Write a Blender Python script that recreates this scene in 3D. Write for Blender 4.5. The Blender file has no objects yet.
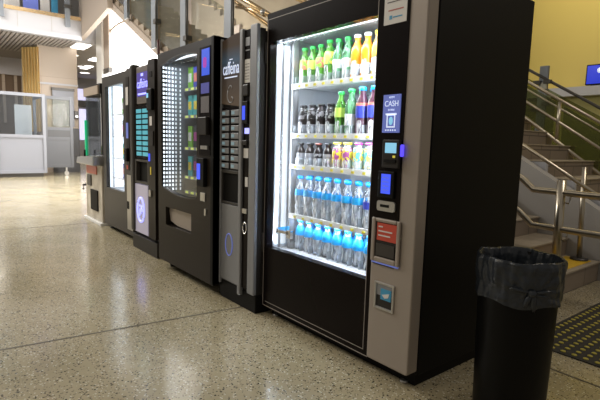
import bpy, bmesh, math, random
from mathutils import Vector, Matrix
random.seed(7)
scn = bpy.context.scene
COL = scn.collection
PI = math.pi

# ------------------------------------------------------------------ camera
F_PX, YAW, PIT, ROL = 469.43, -0.8938, 0.1203, 0.0289
CAM = Vector((2.3881, -1.6300, 1.0811))
fw = Vector((math.sin(YAW)*math.cos(PIT), math.cos(YAW)*math.cos(PIT), -math.sin(PIT)))
rt0 = Vector((math.cos(YAW), -math.sin(YAW), 0)); up0 = rt0.cross(fw)
rt = math.cos(ROL)*rt0 + math.sin(ROL)*up0
up = -math.sin(ROL)*rt0 + math.cos(ROL)*up0
cd = bpy.data.cameras.new('camera'); cam = bpy.data.objects.new('camera', cd); COL.objects.link(cam)
cd.sensor_width = 36; cd.lens = F_PX*36/600; cd.clip_start = .05; cd.clip_end = 200
cam.matrix_world = Matrix(((rt.x, up.x, -fw.x, CAM.x), (rt.y, up.y, -fw.y, CAM.y), (rt.z, up.z, -fw.z, CAM.z), (0, 0, 0, 1)))
scn.camera = cam

# ------------------------------------------------------------------ world, lamps, exposure
w = bpy.data.worlds.new('world'); scn.world = w; w.use_nodes = True
w.node_tree.nodes['Background'].inputs[0].default_value = (1.0, .93, .84, 1)
w.node_tree.nodes['Background'].inputs[1].default_value = .20
scn.view_settings.view_transform = 'Standard'; scn.view_settings.look = 'None'
scn.view_settings.gamma = 1; scn.view_settings.use_curve_mapping = False
scn.view_settings.exposure = 0.0

def area(name, loc, target, sx, sy, power, color=(1, 1, 1)):
    ld = bpy.data.lights.new(name, 'AREA'); ld.shape = 'RECTANGLE'; ld.size = sx; ld.size_y = sy
    ld.energy = power; ld.color = color
    o = bpy.data.objects.new(name, ld); COL.objects.link(o); o.location = loc
    d = Vector(target) - Vector(loc); o.rotation_euler = d.to_track_quat('-Z', 'Y').to_euler()
    return o
area('hall_ceiling_lamp', (-9.2, -3.4, 5.6), (-9.201, -3.4, 0), 4.5, 4, 950, (1, .97, .92))
area('under_gallery_lamp', (-16.0, 4.5, 3.6), (-16.001, 4.5, 0), 3, 3, 130, (1, .96, .92))
area('room_lamp', (-15.4, -.5, 3.5), (-15.401, -.5, 0), 1.5, 2, 45, (1, .93, .82))
area('window_daylight', (-6.7, 2.5, 1.75), (-7.6, -1.5, 0), 1.6, 1.1, 330, (1, .97, .93))
area('middle_ceiling_lamp', (-5.0, -3.2, 5.0), (-5.0, -1.2, 0), 3, 3, 60, (1, .92, .80))
area('front_ceiling_lamp', (-.5, -3.2, 4.6), (-.8, -1.2, 0), 2.5, 2, 52, (1, .88, .68))
area('landing_lamp', (-1.0, 6.6, 5.6), (-1.8, 8.3, 3), 3, 1, 75, (1, .88, .66))
area('stair_lamp', (-6.5, 1.0, 6.0), (-7.5, 3.0, 3.2), 3, 1.5, 38, (1, .9, .76))
area('stair_foot_lamp', (2.6, 3.0, 4.2), (1.2, 2.2, .0), 1, 1, 30, (1, .9, .78))

# ------------------------------------------------------------------ materials
def mat(name, color, rough=.5, metal=0, coat=0, emit=None, estr=0, noise=None, bump=0, nscale=8, spec=None):
    m = bpy.data.materials.new(name); m.use_nodes = True
    nt = m.node_tree; b = nt.nodes['Principled BSDF']
    b.inputs['Base Color'].default_value = (*color, 1); b.inputs['Roughness'].default_value = rough
    b.inputs['Metallic'].default_value = metal; b.inputs['Coat Weight'].default_value = coat
    if spec is not None: b.inputs['Specular IOR Level'].default_value = spec
    if emit: b.inputs['Emission Color'].default_value = (*emit, 1); b.inputs['Emission Strength'].default_value = estr
    if noise or bump:
        tc = nt.nodes.new('ShaderNodeTexCoord'); n = nt.nodes.new('ShaderNodeTexNoise'); n.inputs['Scale'].default_value = nscale
        n.inputs['Detail'].default_value = 5
        nt.links.new(tc.outputs['Object'], n.inputs['Vector'])
        if noise:
            r = nt.nodes.new('ShaderNodeValToRGB'); r.color_ramp.elements[0].position = .35; r.color_ramp.elements[1].position = .68
            r.color_ramp.elements[0].color = (*noise, 1); r.color_ramp.elements[1].color = (*color, 1)
            nt.links.new(n.outputs['Fac'], r.inputs['Fac']); nt.links.new(r.outputs['Color'], b.inputs['Base Color'])
        if bump:
            bp = nt.nodes.new('ShaderNodeBump'); bp.inputs['Strength'].default_value = bump; bp.inputs['Distance'].default_value = .01
            nt.links.new(n.outputs['Fac'], bp.inputs['Height']); nt.links.new(bp.outputs['Normal'], b.inputs['Normal'])
    return m

def glassy(name, tint=(1, 1, 1), body=(0.8, .9, .9), frac=.08, rough=.02, gloss=.1):
    m = bpy.data.materials.new(name); m.use_nodes = True; nt = m.node_tree
    for n in list(nt.nodes): nt.nodes.remove(n)
    out = nt.nodes.new('ShaderNodeOutputMaterial')
    t = nt.nodes.new('ShaderNodeBsdfTransparent'); t.inputs[0].default_value = (*tint, 1)
    g = nt.nodes.new('ShaderNodeBsdfGlossy'); g.inputs['Roughness'].default_value = rough
    d = nt.nodes.new('ShaderNodeBsdfPrincipled'); d.inputs['Base Color'].default_value = (*body, 1); d.inputs['Roughness'].default_value = .3
    m1 = nt.nodes.new('ShaderNodeMixShader'); m1.inputs[0].default_value = frac
    nt.links.new(t.outputs[0], m1.inputs[1]); nt.links.new(d.outputs[0], m1.inputs[2])
    fr = nt.nodes.new('ShaderNodeFresnel'); fr.inputs[0].default_value = 1.3
    mu = nt.nodes.new('ShaderNodeMath'); mu.operation = 'MULTIPLY'; mu.inputs[1].default_value = gloss*10; mu.use_clamp = True
    nt.links.new(fr.outputs[0], mu.inputs[0])
    m2 = nt.nodes.new('ShaderNodeMixShader'); nt.links.new(mu.outputs[0], m2.inputs[0])
    nt.links.new(m1.outputs[0], m2.inputs[1]); nt.links.new(g.outputs[0], m2.inputs[2])
    nt.links.new(m2.outputs[0], out.inputs[0])
    return m

def terrazzo():
    m = bpy.data.materials.new('terrazzo'); m.use_nodes = True; nt = m.node_tree; L = nt.links.new
    b = nt.nodes['Principled BSDF']; tc = nt.nodes.new('ShaderNodeTexCoord')
    n = nt.nodes.new('ShaderNodeTexNoise'); n.inputs['Scale'].default_value = 2.2; n.inputs['Detail'].default_value = 6
    L(tc.outputs['Object'], n.inputs['Vector'])
    base = nt.nodes.new('ShaderNodeValToRGB'); e = base.color_ramp.elements
    e[0].position = .3; e[0].color = (.35, .30, .185, 1); e[1].position = .7; e[1].color = (.44, .38, .255, 1)
    L(n.outputs['Fac'], base.inputs['Fac'])
    cur = base.outputs['Color']
    for sc, th, colr, seed in ((85, .14, (.035, .03, .022, 1), 0), (110, .26, (.15, .12, .075, 1), 3), (105, .16, (.68, .64, .52, 1), 7)):
        mp = nt.nodes.new('ShaderNodeMapping'); mp.inputs['Location'].default_value = (seed, seed*.7, 0); L(tc.outputs['Object'], mp.inputs['Vector'])
        v = nt.nodes.new('ShaderNodeTexVoronoi'); v.inputs['Scale'].default_value = sc; L(mp.outputs[0], v.inputs['Vector'])
        sep = nt.nodes.new('ShaderNodeSeparateColor'); L(v.outputs['Color'], sep.inputs[0])
        lt = nt.nodes.new('ShaderNodeMath'); lt.operation = 'LESS_THAN'; lt.inputs[1].default_value = th; L(sep.outputs[0], lt.inputs[0])
        l2 = nt.nodes.new('ShaderNodeMath'); l2.operation = 'LESS_THAN'; l2.inputs[1].default_value = .42; L(v.outputs['Distance'], l2.inputs[0])
        mu = nt.nodes.new('ShaderNodeMath'); mu.operation = 'MULTIPLY'; L(lt.outputs[0], mu.inputs[0]); L(l2.outputs[0], mu.inputs[1])
        mx = nt.nodes.new('ShaderNodeMix'); mx.data_type = 'RGBA'; L(mu.outputs[0], mx.inputs[0]); L(cur, mx.inputs[6]); mx.inputs[7].default_value = colr
        cur = mx.outputs[2]
    L(cur, b.inputs['Base Color'])
    n2 = nt.nodes.new('ShaderNodeTexNoise'); n2.inputs['Scale'].default_value = 5; L(tc.outputs['Object'], n2.inputs['Vector'])
    mr = nt.nodes.new('ShaderNodeMapRange'); mr.inputs[3].default_value = .10; mr.inputs[4].default_value = .24
    L(n2.outputs['Fac'], mr.inputs[0]); L(mr.outputs[0], b.inputs['Roughness'])
    b.inputs['Specular IOR Level'].default_value = .55
    bp = nt.nodes.new('ShaderNodeBump'); bp.inputs['Strength'].default_value = .08; bp.inputs['Distance'].default_value = .01
    n3 = nt.nodes.new('ShaderNodeTexNoise'); n3.inputs['Scale'].default_value = 25; L(tc.outputs['Object'], n3.inputs['Vector'])
    L(n3.outputs['Fac'], bp.inputs['Height']); L(bp.outputs['Normal'], b.inputs['Normal'])
    return m

def stone_tiles(name, c1, c2, mortar, scale=1.0, bw=.6, bh=.3):
    m = bpy.data.materials.new(name); m.use_nodes = True; nt = m.node_tree; L = nt.links.new
    b = nt.nodes['Principled BSDF']; tc = nt.nodes.new('ShaderNodeTexCoord')
    sx = nt.nodes.new('ShaderNodeSeparateXYZ'); L(tc.outputs['Object'], sx.inputs[0])
    ad = nt.nodes.new('ShaderNodeMath'); L(sx.outputs[0], ad.inputs[0]); L(sx.outputs[1], ad.inputs[1])
    cb = nt.nodes.new('ShaderNodeCombineXYZ'); L(ad.outputs[0], cb.inputs[0]); L(sx.outputs[2], cb.inputs[1])
    br = nt.nodes.new('ShaderNodeTexBrick'); L(cb.outputs[0], br.inputs['Vector'])
    br.inputs['Scale'].default_value = scale; br.inputs['Brick Width'].default_value = bw; br.inputs['Row Height'].default_value = bh
    br.inputs['Mortar Size'].default_value = .006; br.inputs['Color1'].default_value = (*c1, 1); br.inputs['Color2'].default_value = (*c2, 1); br.inputs['Mortar'].default_value = (*mortar, 1)
    L(br.outputs['Color'], b.inputs['Base Color']); b.inputs['Roughness'].default_value = .45
    return m

M = {}
M['floor'] = terrazzo()
M['joint'] = mat('joint', (.09, .075, .05), .6)
M['black'] = mat('black_body', (.008, .0075, .007), .55, spec=.12)
M['gloss_black'] = mat('gloss_black', (.008, .0055, .005), .25, spec=.1)
M['brown_black'] = mat('brown_black', (.020, .0155, .012), .38, spec=.2)
M['dark_grey'] = mat('dark_grey', (.030, .027, .025), .4, spec=.25)
M['mid_dark'] = mat('mid_dark', (.055, .050, .045), .4, spec=.3)
M['taupe'] = mat('taupe_panel', (.36, .31, .27), .38, metal=.25)
M['grey_metal'] = mat('grey_metal', (.26, .265, .28), .42, metal=.25)
M['silver'] = mat('silver', (.55, .54, .52), .3, metal=.8)
M['steel'] = mat('brushed_steel', (.56, .50, .40), .30, metal=1)
M['brass'] = mat('brass_tube', (.80, .60, .36), .25, metal=.9)
M['pinline'] = mat('pinstripe', (.35, .31, .28), .4)
M['white'] = mat('white_paint', (.78, .78, .76), .4)
M['interior'] = mat('cabinet_interior', (.70, .74, .80), .35)
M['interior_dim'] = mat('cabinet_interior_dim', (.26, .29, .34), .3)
M['shelf'] = mat('shelf_white', (.82, .84, .86), .35)
M['tag'] = mat('price_tag', (.85, .75, .08), .4)
M['chrome'] = mat('chrome', (.85, .85, .86), .12, metal=1)
M['screen_blue'] = mat('screen_blue', (.02, .03, .2), .2, emit=(.06, .11, .95), estr=1.0)
M['screen_lcd'] = mat('screen_lcd', (.1, .3, .4), .2, emit=(.25, .55, .75), estr=.9)
M['violet'] = mat('violet_glow', (.05, .02, .3), .3, emit=(.10, .07, 1.0), estr=1.3)
M['sign_blue'] = mat('sign_blue', (.12, .15, .42), .4, emit=(.12, .16, .5), estr=.55)
M['sign_white'] = mat('sign_white', (.7, .75, .85), .4, emit=(.6, .7, .95), estr=.7)
M['sticker_red'] = mat('sticker_red', (.55, .07, .04), .45)
M['sticker_blue'] = mat('sticker_blue', (.06, .32, .55), .4)
M['paper'] = mat('paper', (.70, .68, .66), .6)
M['ink'] = mat('ink', (.10, .09, .10), .6)
M['ink_red'] = mat('ink_red', (.45, .14, .12), .6)
M['yellow_btn'] = mat('yellow_button', (.7, .6, .05), .4, emit=(.8, .7, .1), estr=.4)
M['led'] = mat('led_strip', (1, 1, 1), .3, emit=(.70, .84, 1.0), estr=1.15)
M['led_dot'] = mat('led_dot', (1, 1, 1), .3, emit=(.80, .90, 1.0), estr=1.7)
M['led_panel'] = mat('led_panel', (1, 1, 1), .3, emit=(.82, .91, 1.0), estr=1.5)
M['glass'] = glassy('cabinet_glass', (1, 1, 1), frac=.0, gloss=.02)
M['glass_dim'] = glassy('dim_glass', (.72, .76, .8), body=(.2, .22, .25), frac=.12, gloss=.09)
M['rail_glass'] = glassy('balustrade_glass', (.86, .87, .82), body=(.4, .4, .36), frac=.08, gloss=.012)
M['green_glass'] = glassy('green_glass', (.66, .69, .52), body=(.22, .22, .12), frac=.12, gloss=.03)
M['stone'] = stone_tiles('stone_steps', (.27, .215, .165), (.22, .175, .135), (.10, .08, .065), 1, .42, .155)
M['stone_tread'] = mat('stone_tread', (.46, .39, .29), .4, noise=(.36, .30, .22), nscale=14)
M['column_stone'] = stone_tiles('column_stone', (.44, .36, .29), (.40, .33, .265), (.32, .26, .21), 1, 3.0, 1.4)
M['stringer'] = mat('stringer', (.36, .30, .25), .6)
M['stair_stone'] = mat('stair_stone', (.34, .275, .21), .5, noise=(.24, .19, .14), nscale=3)
M['fascia'] = mat('fascia', (.46, .46, .49), .5)
M['grey_wall'] = mat('grey_wall', (.40, .385, .37), .7)
M['yellow_wall'] = mat('yellow_wall', (.70, .56, .16), .75)
M['beige_wall'] = mat('beige_wall', (.34, .285, .20), .75, noise=(.27, .22, .15), nscale=.8)
M['dark_ceiling'] = mat('dark_ceiling', (.50, .49, .52), .8)
M['slat'] = mat('slat', (.33, .30, .28), .6)
M['slat_gap'] = mat('slat_gap', (.25, .225, .205), .7)
M['curtain'] = mat('curtain', (.78, .58, .26), .7)
M['olive'] = mat('yellow_wall_shaded', (.34, .31, .11), .7)
M['booth'] = mat('booth_panel', (.25, .26, .30), .45)
M['booth_grey'] = mat('booth_grey', (.125, .13, .145), .45)
M['dark_tile'] = mat('dark_tile', (.07, .07, .075), .4)
M['bag'] = mat('bin_bag', (.022, .027, .035), .30, bump=1.0, nscale=16)
M['bin'] = mat('bin_black', (.006, .006, .006), .4, spec=.12)
M['mat_dark'] = mat('mat_dark', (.022, .020, .018), .7)
M['mat_dot'] = mat('mat_dot', (.50, .42, .06), .55)
M['tactile'] = mat('tactile_yellow', (.80, .50, .03), .5)
M['daylight'] = mat('daylight', (1, 1, 1), .5, emit=(1, .98, .95), estr=6.5)
M['lampglow'] = mat('lamp_glow', (1, 1, 1), .5, emit=(1, .95, .88), estr=4)
M['far_window'] = mat('far_window', (.7, .7, .9), .3, emit=(.72, .70, 1.0), estr=.9)
M['post_grey'] = mat('post_grey', (.21, .23, .26), .45, metal=.1)
M['dark_metal'] = mat('dark_metal', (.08, .075, .07), .4, metal=.5)

M['button_lcd'] = mat('button_lcd', (.25, .33, .36), .3, emit=(.25, .45, .55), estr=.25)
M['lab_kids_dim'] = mat('lab_kids_dim', (.35, .25, .45), .4)
M['dark_paper'] = mat('dark_paper', (.14, .13, .14), .5)
M['taupe_dim'] = mat('taupe_dim', (.17, .145, .13), .4)
M['room_brown'] = mat('room_brown', (.16, .11, .075), .7)
M['led_soft'] = mat('led_soft', (.8, .85, .9), .3, emit=(.82, .91, 1.0), estr=.7)
M['led_dot_dim'] = mat('led_dot_dim', (.8, .85, .9), .3, emit=(.80, .90, 1.0), estr=.9)
M['tag_glow'] = mat('lit_price_tag', (.7, .75, .2), .4, emit=(.6, .75, .15), estr=.5)
M['screen_art'] = mat('screen_art', (.05, .1, .6), .2, emit=(.03, .10, .75), estr=.6)
M['screen_pink'] = mat('screen_pink', (.3, .05, .4), .2, emit=(.45, .05, .50), estr=.5)
M['dim_blue'] = mat('dim_blue', (.08, .09, .30), .3, emit=(.1, .1, .5), estr=.25)
M['violet_soft'] = mat('violet_letters', (.3, .3, .9), .3, emit=(.34, .36, 1.0), estr=1.5)
M['sign_violet'] = mat('sign_violet', (.1, .08, .35), .3, emit=(.10, .06, .60), estr=.25)
M['cyan_button'] = mat('cyan_button', (.1, .4, .5), .3, emit=(.10, .50, .62), estr=.4)
M['lit_panel'] = mat('lit_panel', (.45, .42, .48), .35, emit=(.4, .38, .55), estr=.25)
M['sticker_red_dark'] = mat('antenna_dark', (.10, .03, .03), .5)
M['white_worn'] = mat('white_worn', (.62, .58, .50), .4, noise=(.42, .37, .30), nscale=6)
M['green_glow'] = mat('green_glow', (.02, .5, .2), .3, emit=(.02, .6, .25), estr=.5)

# ------------------------------------------------------------------ helpers
def nb(): return bmesh.new()
def box(bm, x0, x1, y0, y1, z0, z1):
    vs = [bm.verts.new(p) for p in ((x0, y0, z0), (x1, y0, z0), (x1, y1, z0), (x0, y1, z0), (x0, y0, z1), (x1, y0, z1), (x1, y1, z1), (x0, y1, z1))]
    for f in ((3, 2, 1, 0), (4, 5, 6, 7), (0, 1, 5, 4), (1, 2, 6, 5), (2, 3, 7, 6), (3, 0, 4, 7)): bm.faces.new([vs[i] for i in f])
    return bm
def prism_xz(bm, pts, y0, y1):
    a = [bm.verts.new((x, y0, z)) for x, z in pts]; b = [bm.verts.new((x, y1, z)) for x, z in pts]; n = len(pts)
    bm.faces.new(a); bm.faces.new(b[::-1])
    for i in range(n): bm.faces.new((a[i], b[i], b[(i+1) % n], a[(i+1) % n]))
    return bm
def rrect(x0, x1, z0, z1, r, seg=5):
    pts = []
    for cx, cz, a0 in ((x1-r, z1-r, 0), (x0+r, z1-r, PI/2), (x0+r, z0+r, PI), (x1-r, z0+r, 1.5*PI)):
        for i in range(seg+1):
            a = a0+i*PI/2/seg; pts.append((cx+r*math.cos(a), cz+r*math.sin(a)))
    return pts
def tube(bm, pts, r, seg=10, caps=True):
    pts = [Vector(p) for p in pts]; rings = []
    for i, p in enumerate(pts):
        d = ((pts[min(i+1, len(pts)-1)]-p).normalized() + (p-pts[max(i-1, 0)]).normalized()).normalized()
        ref = Vector((0, 0, 1)) if abs(d.z) < .9 else Vector((1, 0, 0))
        u = d.cross(ref).normalized(); v = d.cross(u)
        rings.append([bm.verts.new(p+r*(math.cos(2*PI*k/seg)*u+math.sin(2*PI*k/seg)*v)) for k in range(seg)])
    for a, b in zip(rings, rings[1:]):
        for k in range(seg): bm.faces.new((a[k], a[(k+1) % seg], b[(k+1) % seg], b[k])).smooth = True
    if caps: bm.faces.new(rings[0]); bm.faces.new(rings[-1][::-1])
    return bm
def lathe(bm, prof, cx=0, cy=0, cz=0, seg=14, cap=True):
    rings = [[bm.verts.new((cx+r*math.cos(2*PI*k/seg), cy+r*math.sin(2*PI*k/seg), cz+z)) for k in range(seg)] for r, z in prof]
    for a, b in zip(rings, rings[1:]):
        for k in range(seg): bm.faces.new((a[k], a[(k+1) % seg], b[(k+1) % seg], b[k])).smooth = True
    if cap: bm.faces.new(rings[0][::-1]); bm.faces.new(rings[-1])
    return bm
def wloc(p):
    v = Vector((0, 0, 0))
    while p: v += p.location; p = p.parent
    return v
def obj(name, bm, m, parent=None, bevel=0, seg=2, label=None):
    if bevel == 0 and False: pass
    off = wloc(parent) if parent else Vector((0, 0, 0))
    if not parent:                                   # origin at the mesh's base centre
        xs = [v.co.x for v in bm.verts]; ys = [v.co.y for v in bm.verts]; zs = [v.co.z for v in bm.verts]
        off = Vector(((min(xs)+max(xs))/2, (min(ys)+max(ys))/2, min(zs)))
    for v in bm.verts: v.co -= off
    bmesh.ops.recalc_face_normals(bm, faces=bm.faces)
    me = bpy.data.meshes.new(name); bm.to_mesh(me); bm.free()
    me.materials.append(M[m] if isinstance(m, str) else m)
    o = bpy.data.objects.new(name, me); COL.objects.link(o)
    if parent: o.parent = parent
    else: o.location = off
    if bevel:
        md = o.modifiers.new('bevel', 'BEVEL'); md.width = bevel; md.segments = seg; md.limit_method = 'ANGLE'
    if label: o['label'] = label
    return o
def tag(o, label, cat, group=None, kind=None):
    o['label'] = label; o['category'] = cat
    if group: o['group'] = group
    if kind: o['kind'] = kind
    return o
def thing(name, loc, label, cat, group=None):
    o = bpy.data.objects.new(name, None); COL.objects.link(o); o.location = loc; o.empty_display_size = .1
    return tag(o, label, cat, group)
def struct(name, bm, m, parent=None, **k):
    o = obj(name, bm, m, parent, **k)
    if not parent: o['kind'] = 'structure'
    return o
def fbox(name, p, m, x0, x1, z0, z1, y=0, th=.01, r=0, bevel=0, label=None):
    """a panel on a front plane y, standing th proud of it (towards -Y)"""
    bm = nb()
    if r: prism_xz(bm, rrect(x0, x1, z0, z1, r), y-th, y)
    else: box(bm, x0, x1, y-th, y, z0, z1)
    return obj(name, bm, m, p, bevel=bevel, label=label)
def text(name, s, size, m, loc, parent, width=None, rotz=0, shear=0):
    c = bpy.data.curves.new(name, 'FONT'); c.body = s; c.size = size; c.extrude = .0008; c.align_x = 'CENTER'; c.align_y = 'CENTER'; c.shear = shear
    t = bpy.data.objects.new(name, c); COL.objects.link(t)
    bpy.context.view_layer.update()
    dg = bpy.context.evaluated_depsgraph_get()
    me = bpy.data.meshes.new_from_object(t.evaluated_get(dg)); me.materials.clear(); me.materials.append(M[m])
    bpy.data.objects.remove(t)
    xs = [v.co.x for v in me.vertices]
    k = (width/(max(xs)-min(xs))) if (width and xs) else 1
    off = wloc(parent)
    R = Matrix.Rotation(rotz, 3, 'Z') @ Matrix.Rotation(PI/2, 3, 'X')
    for v in me.vertices: v.co = R @ Vector((v.co.x*k, v.co.y, v.co.z)) + Vector(loc) - off
    o = bpy.data.objects.new(name, me); COL.objects.link(o); o.parent = parent
    return o

# ================================================================== SETTING
FX0, FX1, FY0, FY1 = -24, 7, -9, 10
struct('floor', box(nb(), FX0, FX1, FY0, FY1, -.1, 0), 'floor')
bm = nb()
for x in (-7.4, -3.85): box(bm, x-.006, x+.006, -9, 2, 0, .0015)
prism = [(-.36, -1.6), (-.16, .1)]
d = Vector((-.163, -1.5, 0)); 
a = Vector((-.15, .1, 0)); b = a + Vector((-.165, -1.55, 0))*4
for t in (1,):
    n = Vector((1, 0, 0))*.006
    vs = [bm.verts.new(p) for p in (a-n, a+n, b+n, b-n)]; 
    ws = [bm.verts.new(v.co+Vector((0, 0, .0015))) for v in vs]
    bm.faces.new(ws)
    for i in range(4): bm.faces.new((vs[i], vs[(i+1) % 4], ws[(i+1) % 4], ws[i]))
box(bm, 1.2, 7, .755, .765, 0, .0015); box(bm, 2.3, 2.31, -3, .755, 0, .0015)
struct('trim_1', bm, 'joint')

# back walls
struct('wall_back', box(nb(), -4.6, FX1, 8.6, 8.8, 0, 8), 'yellow_wall')
struct('wall_behind_stairs', box(nb(), -20, -4.0, 5.4, 5.6, 0, 8), 'beige_wall')
bm = nb(); poly = [(-14.5, 2.6)]; x = -14.5; z = 7.2
for k in range(22): poly += [(x, z), (x+.36, z)]; x += .36; z -= .21
poly += [(x, 2.4)]
struct('trim_12', prism_xz(bm, poly, 5.3, 5.4), 'stringer')
struct('wall_rear', box(nb(), -24, -4.6, 8.6, 8.8, 0, 8), 'beige_wall')
struct('wall_left', box(nb(), -24.2, -24, FY0, 8.8, 0, 8), 'grey_wall')
# ledge of the landing under the yellow wall; olive below paints that yellow in shade
struct('trim_2', box(nb(), -4.5, 1.5, 8.15, 8.6, 2.13, 2.30), 'fascia')
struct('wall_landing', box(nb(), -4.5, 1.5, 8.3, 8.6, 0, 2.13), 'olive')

# tall window under and beside the stair (bright daylight)
def under_stair(x): return 2.69+.506*(-6.67-x)-.03
win = struct('window_1', prism_xz(nb(), [(-11.8, 1.3), (-5.0, 1.3), (-5.0, under_stair(-5)), (-9.6, under_stair(-9.6)), (-9.65, 4.75), (-11.8, 4.75)], 2.60, 2.63), 'daylight')
struct('window_mullion', box(nb(), -11.78, -11.30, 2.5, 2.58, 3.0, 4.7), 'stringer', win)
struct('window_sill', box(nb(), -11.78, -11.28, 2.48, 2.58, 2.86, 3.0), 'dark_metal', win)
bm = nb(); tube(bm, [(-11.3+t*.19, 2.55, 3.98+.07*math.sin(t*PI/8)) for t in range(9)], .03, 6)
struct('window_bar', bm, 'stringer', win)
struct('wall_window_base', box(nb(), -12.3, -5.0, 2.60, 2.75, 0, 1.3), 'beige_wall')
struct('trim_3', box(nb(), -12.34, -11.80, 2.45, 2.7, 0, 4.75), 'white')      # white pillar at the window's left edge

# ceiling under the gallery, beyond the pillar
struct('ceiling', box(nb(), -24, -12.36, 1.9, 8.6, 3.75, 3.9), 'dark_ceiling')
bm = nb(); box(bm, -24, -11.9, -6, 1.9, 3.72, 3.9)
struct('ceiling_gallery', bm, 'slat_gap')
bm = nb()
for k in range(50): y = -3.2+k*.10; box(bm, -14.9, -11.75, y, y+.07, 3.66, 3.70)
sl = obj('slatted_ceiling', bm, 'slat'); tag(sl, 'ribbed slatted soffit under the white gallery balcony', 'ceiling slats')
# far wall beyond the column
fw_ = struct('wall_far', box(nb(), -21.2, -21, 1.0, 8.6, 0, 3.75), 'grey_wall')
wn = struct('window_2', box(nb(), -21, -20.95, 3.85, 5.2, 2.75, 3.25), 'far_window')
dn = struct('window_3', box(nb(), -21, -20.95, 4.02, 4.45, .95, 2.35), 'far_window')
struct('window_frame', box(nb(), -21, -20.9, 3.9, 4.02, .85, 2.45), 'grey_wall', dn)
struct('trim_4', box(nb(), -20.98, -20.9, 3.4, 5.4, 2.45, 2.72), 'dark_metal')
# room seen left, past the curtain
struct('wall_room', box(nb(), -17.2, -17, -5, 1.9, 0, 3.72), 'room_brown')
bm = nb()
for y in (.62, .98, 1.2): box(bm, -17, -16.95, y, y+.09, 1.5, 3.25)
struct('trim_5', bm, 'column_stone')
struct('trim_6', box(nb(), -17, -16.9, -5, 1.9, 3.15, 3.72), 'dark_ceiling')

# column
colm = struct('wall_column', box(nb(), -14.1, -13.2, 1.08, 2.13, 0, 3.72), 'column_stone')
struct('trim_7', box(nb(), -13.2, -13.17, 1.08, 2.14, 2.58, 2.63), 'fascia')
struct('trim_8', box(nb(), -13.2, -13.16, 1.4, 2.14, 0, 1.33), 'dark_tile')
bm = nb()
N = 60
a = []; 
for i in range(N+1):
    t = i/N; y = .74+.36*t; a.append((-13.12-.5*(1-t)+.045*math.sin(t*2*PI*6), y))
for i in range(N):
    (x0, y0), (x1, y1) = a[i], a[i+1]
    vs = [bm.verts.new(p) for p in ((x0, y0, 1.2), (x1, y1, 1.2), (x1, y1, 3.6), (x0, y0, 3.6))]; bm.faces.new(vs).smooth = True
    vs = [bm.verts.new(p) for p in ((x0-.012, y0, 1.2), (x1-.012, y1, 1.2), (x1-.012, y1, 3.6), (x0-.012, y0, 3.6))]; bm.faces.new(vs[::-1]).smooth = True
tag(obj('curtain', bm, 'curtain'), 'long yellow pleated curtain hanging beside the stone column', 'curtain')

# notice case on the column
t = thing('notice_board', (-13.16, 1.6, 1.35), 'white framed notice board hung on the stone column', 'notice board')
obj('board', box(nb(), -13.19, -13.12, 1.42, 2.0, 1.38, 2.42), 'booth', t)
bm = nb(); 
for k in range(7): box(bm, -13.12, -13.115, 1.5, 1.92, 1.5+k*.12, 1.51+k*.12)
obj('printed_lines', bm, 'grey_wall', t)
obj('top_strip', box(nb(), -13.19, -13.10, 1.4, 2.02, 2.42, 2.5), 'dark_metal', t)
t2 = thing('wall_phone', (-13.16, 2.03, 1.45), 'small dark box mounted on the column beside the notice board', 'wall box')
obj('housing', box(nb(), -13.17, -13.08, 1.99, 2.12, 1.62, 1.85), 'dark_metal', t2, bevel=.01)
obj('slot_plate', box(nb(), -13.08, -13.07, 2.02, 2.09, 1.66, 1.72), 'silver', t2)

# ceiling downlights and light panels under the gallery ceiling
def disc(bm, cx, cy, z, r, h): return lathe(bm, [(r, 0), (r, h)], cx, cy, z, 16)
for i, (x, y, r, lab) in enumerate(((-18.8, 3.77, .22, 'small round ceiling light deepest under the grey ceiling'), (-17.0, 3.2, .16, 'round ceiling light half hidden by the column edge'), (-14.6, 2.4, .14, 'round ceiling light nearest the stone column'))):
    t = thing('ceiling_light', (x, y, 3.70), lab, 'ceiling light', 'round downlights under the gallery')
    obj('diffuser', disc(nb(), x, y, 3.715, r*.85, .02), 'lampglow', t); obj('rim', lathe(nb(), [(r*.85, .0), (r, .0), (r, .04), (r*.85, .04)], x, y, 3.71, 16, cap=False), 'white', t)
for (x0, x1, y0, y1, lab) in ((-17.6, -16.7, 3.3, 3.55, 'long bright ceiling strip light near the white pillar'), (-13.3, -12.45, 1.98, 2.35, 'wide bright ceiling panel just behind the balcony corner'), (-15.3, -14.6, 3.0, 3.45, 'square bright ceiling panel beside the white pillar')):
    t = thing('ceiling_panel_light', ((x0+x1)/2, (y0+y1)/2, 3.7), lab, 'ceiling light')
    obj('diffuser', box(nb(), x0, x1, y0, y1, 3.71, 3.74), 'lampglow', t); obj('frame', box(nb(), x0-.04, x1+.04, y0-.04, y1+.04, 3.735, 3.76), 'white', t)

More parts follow.
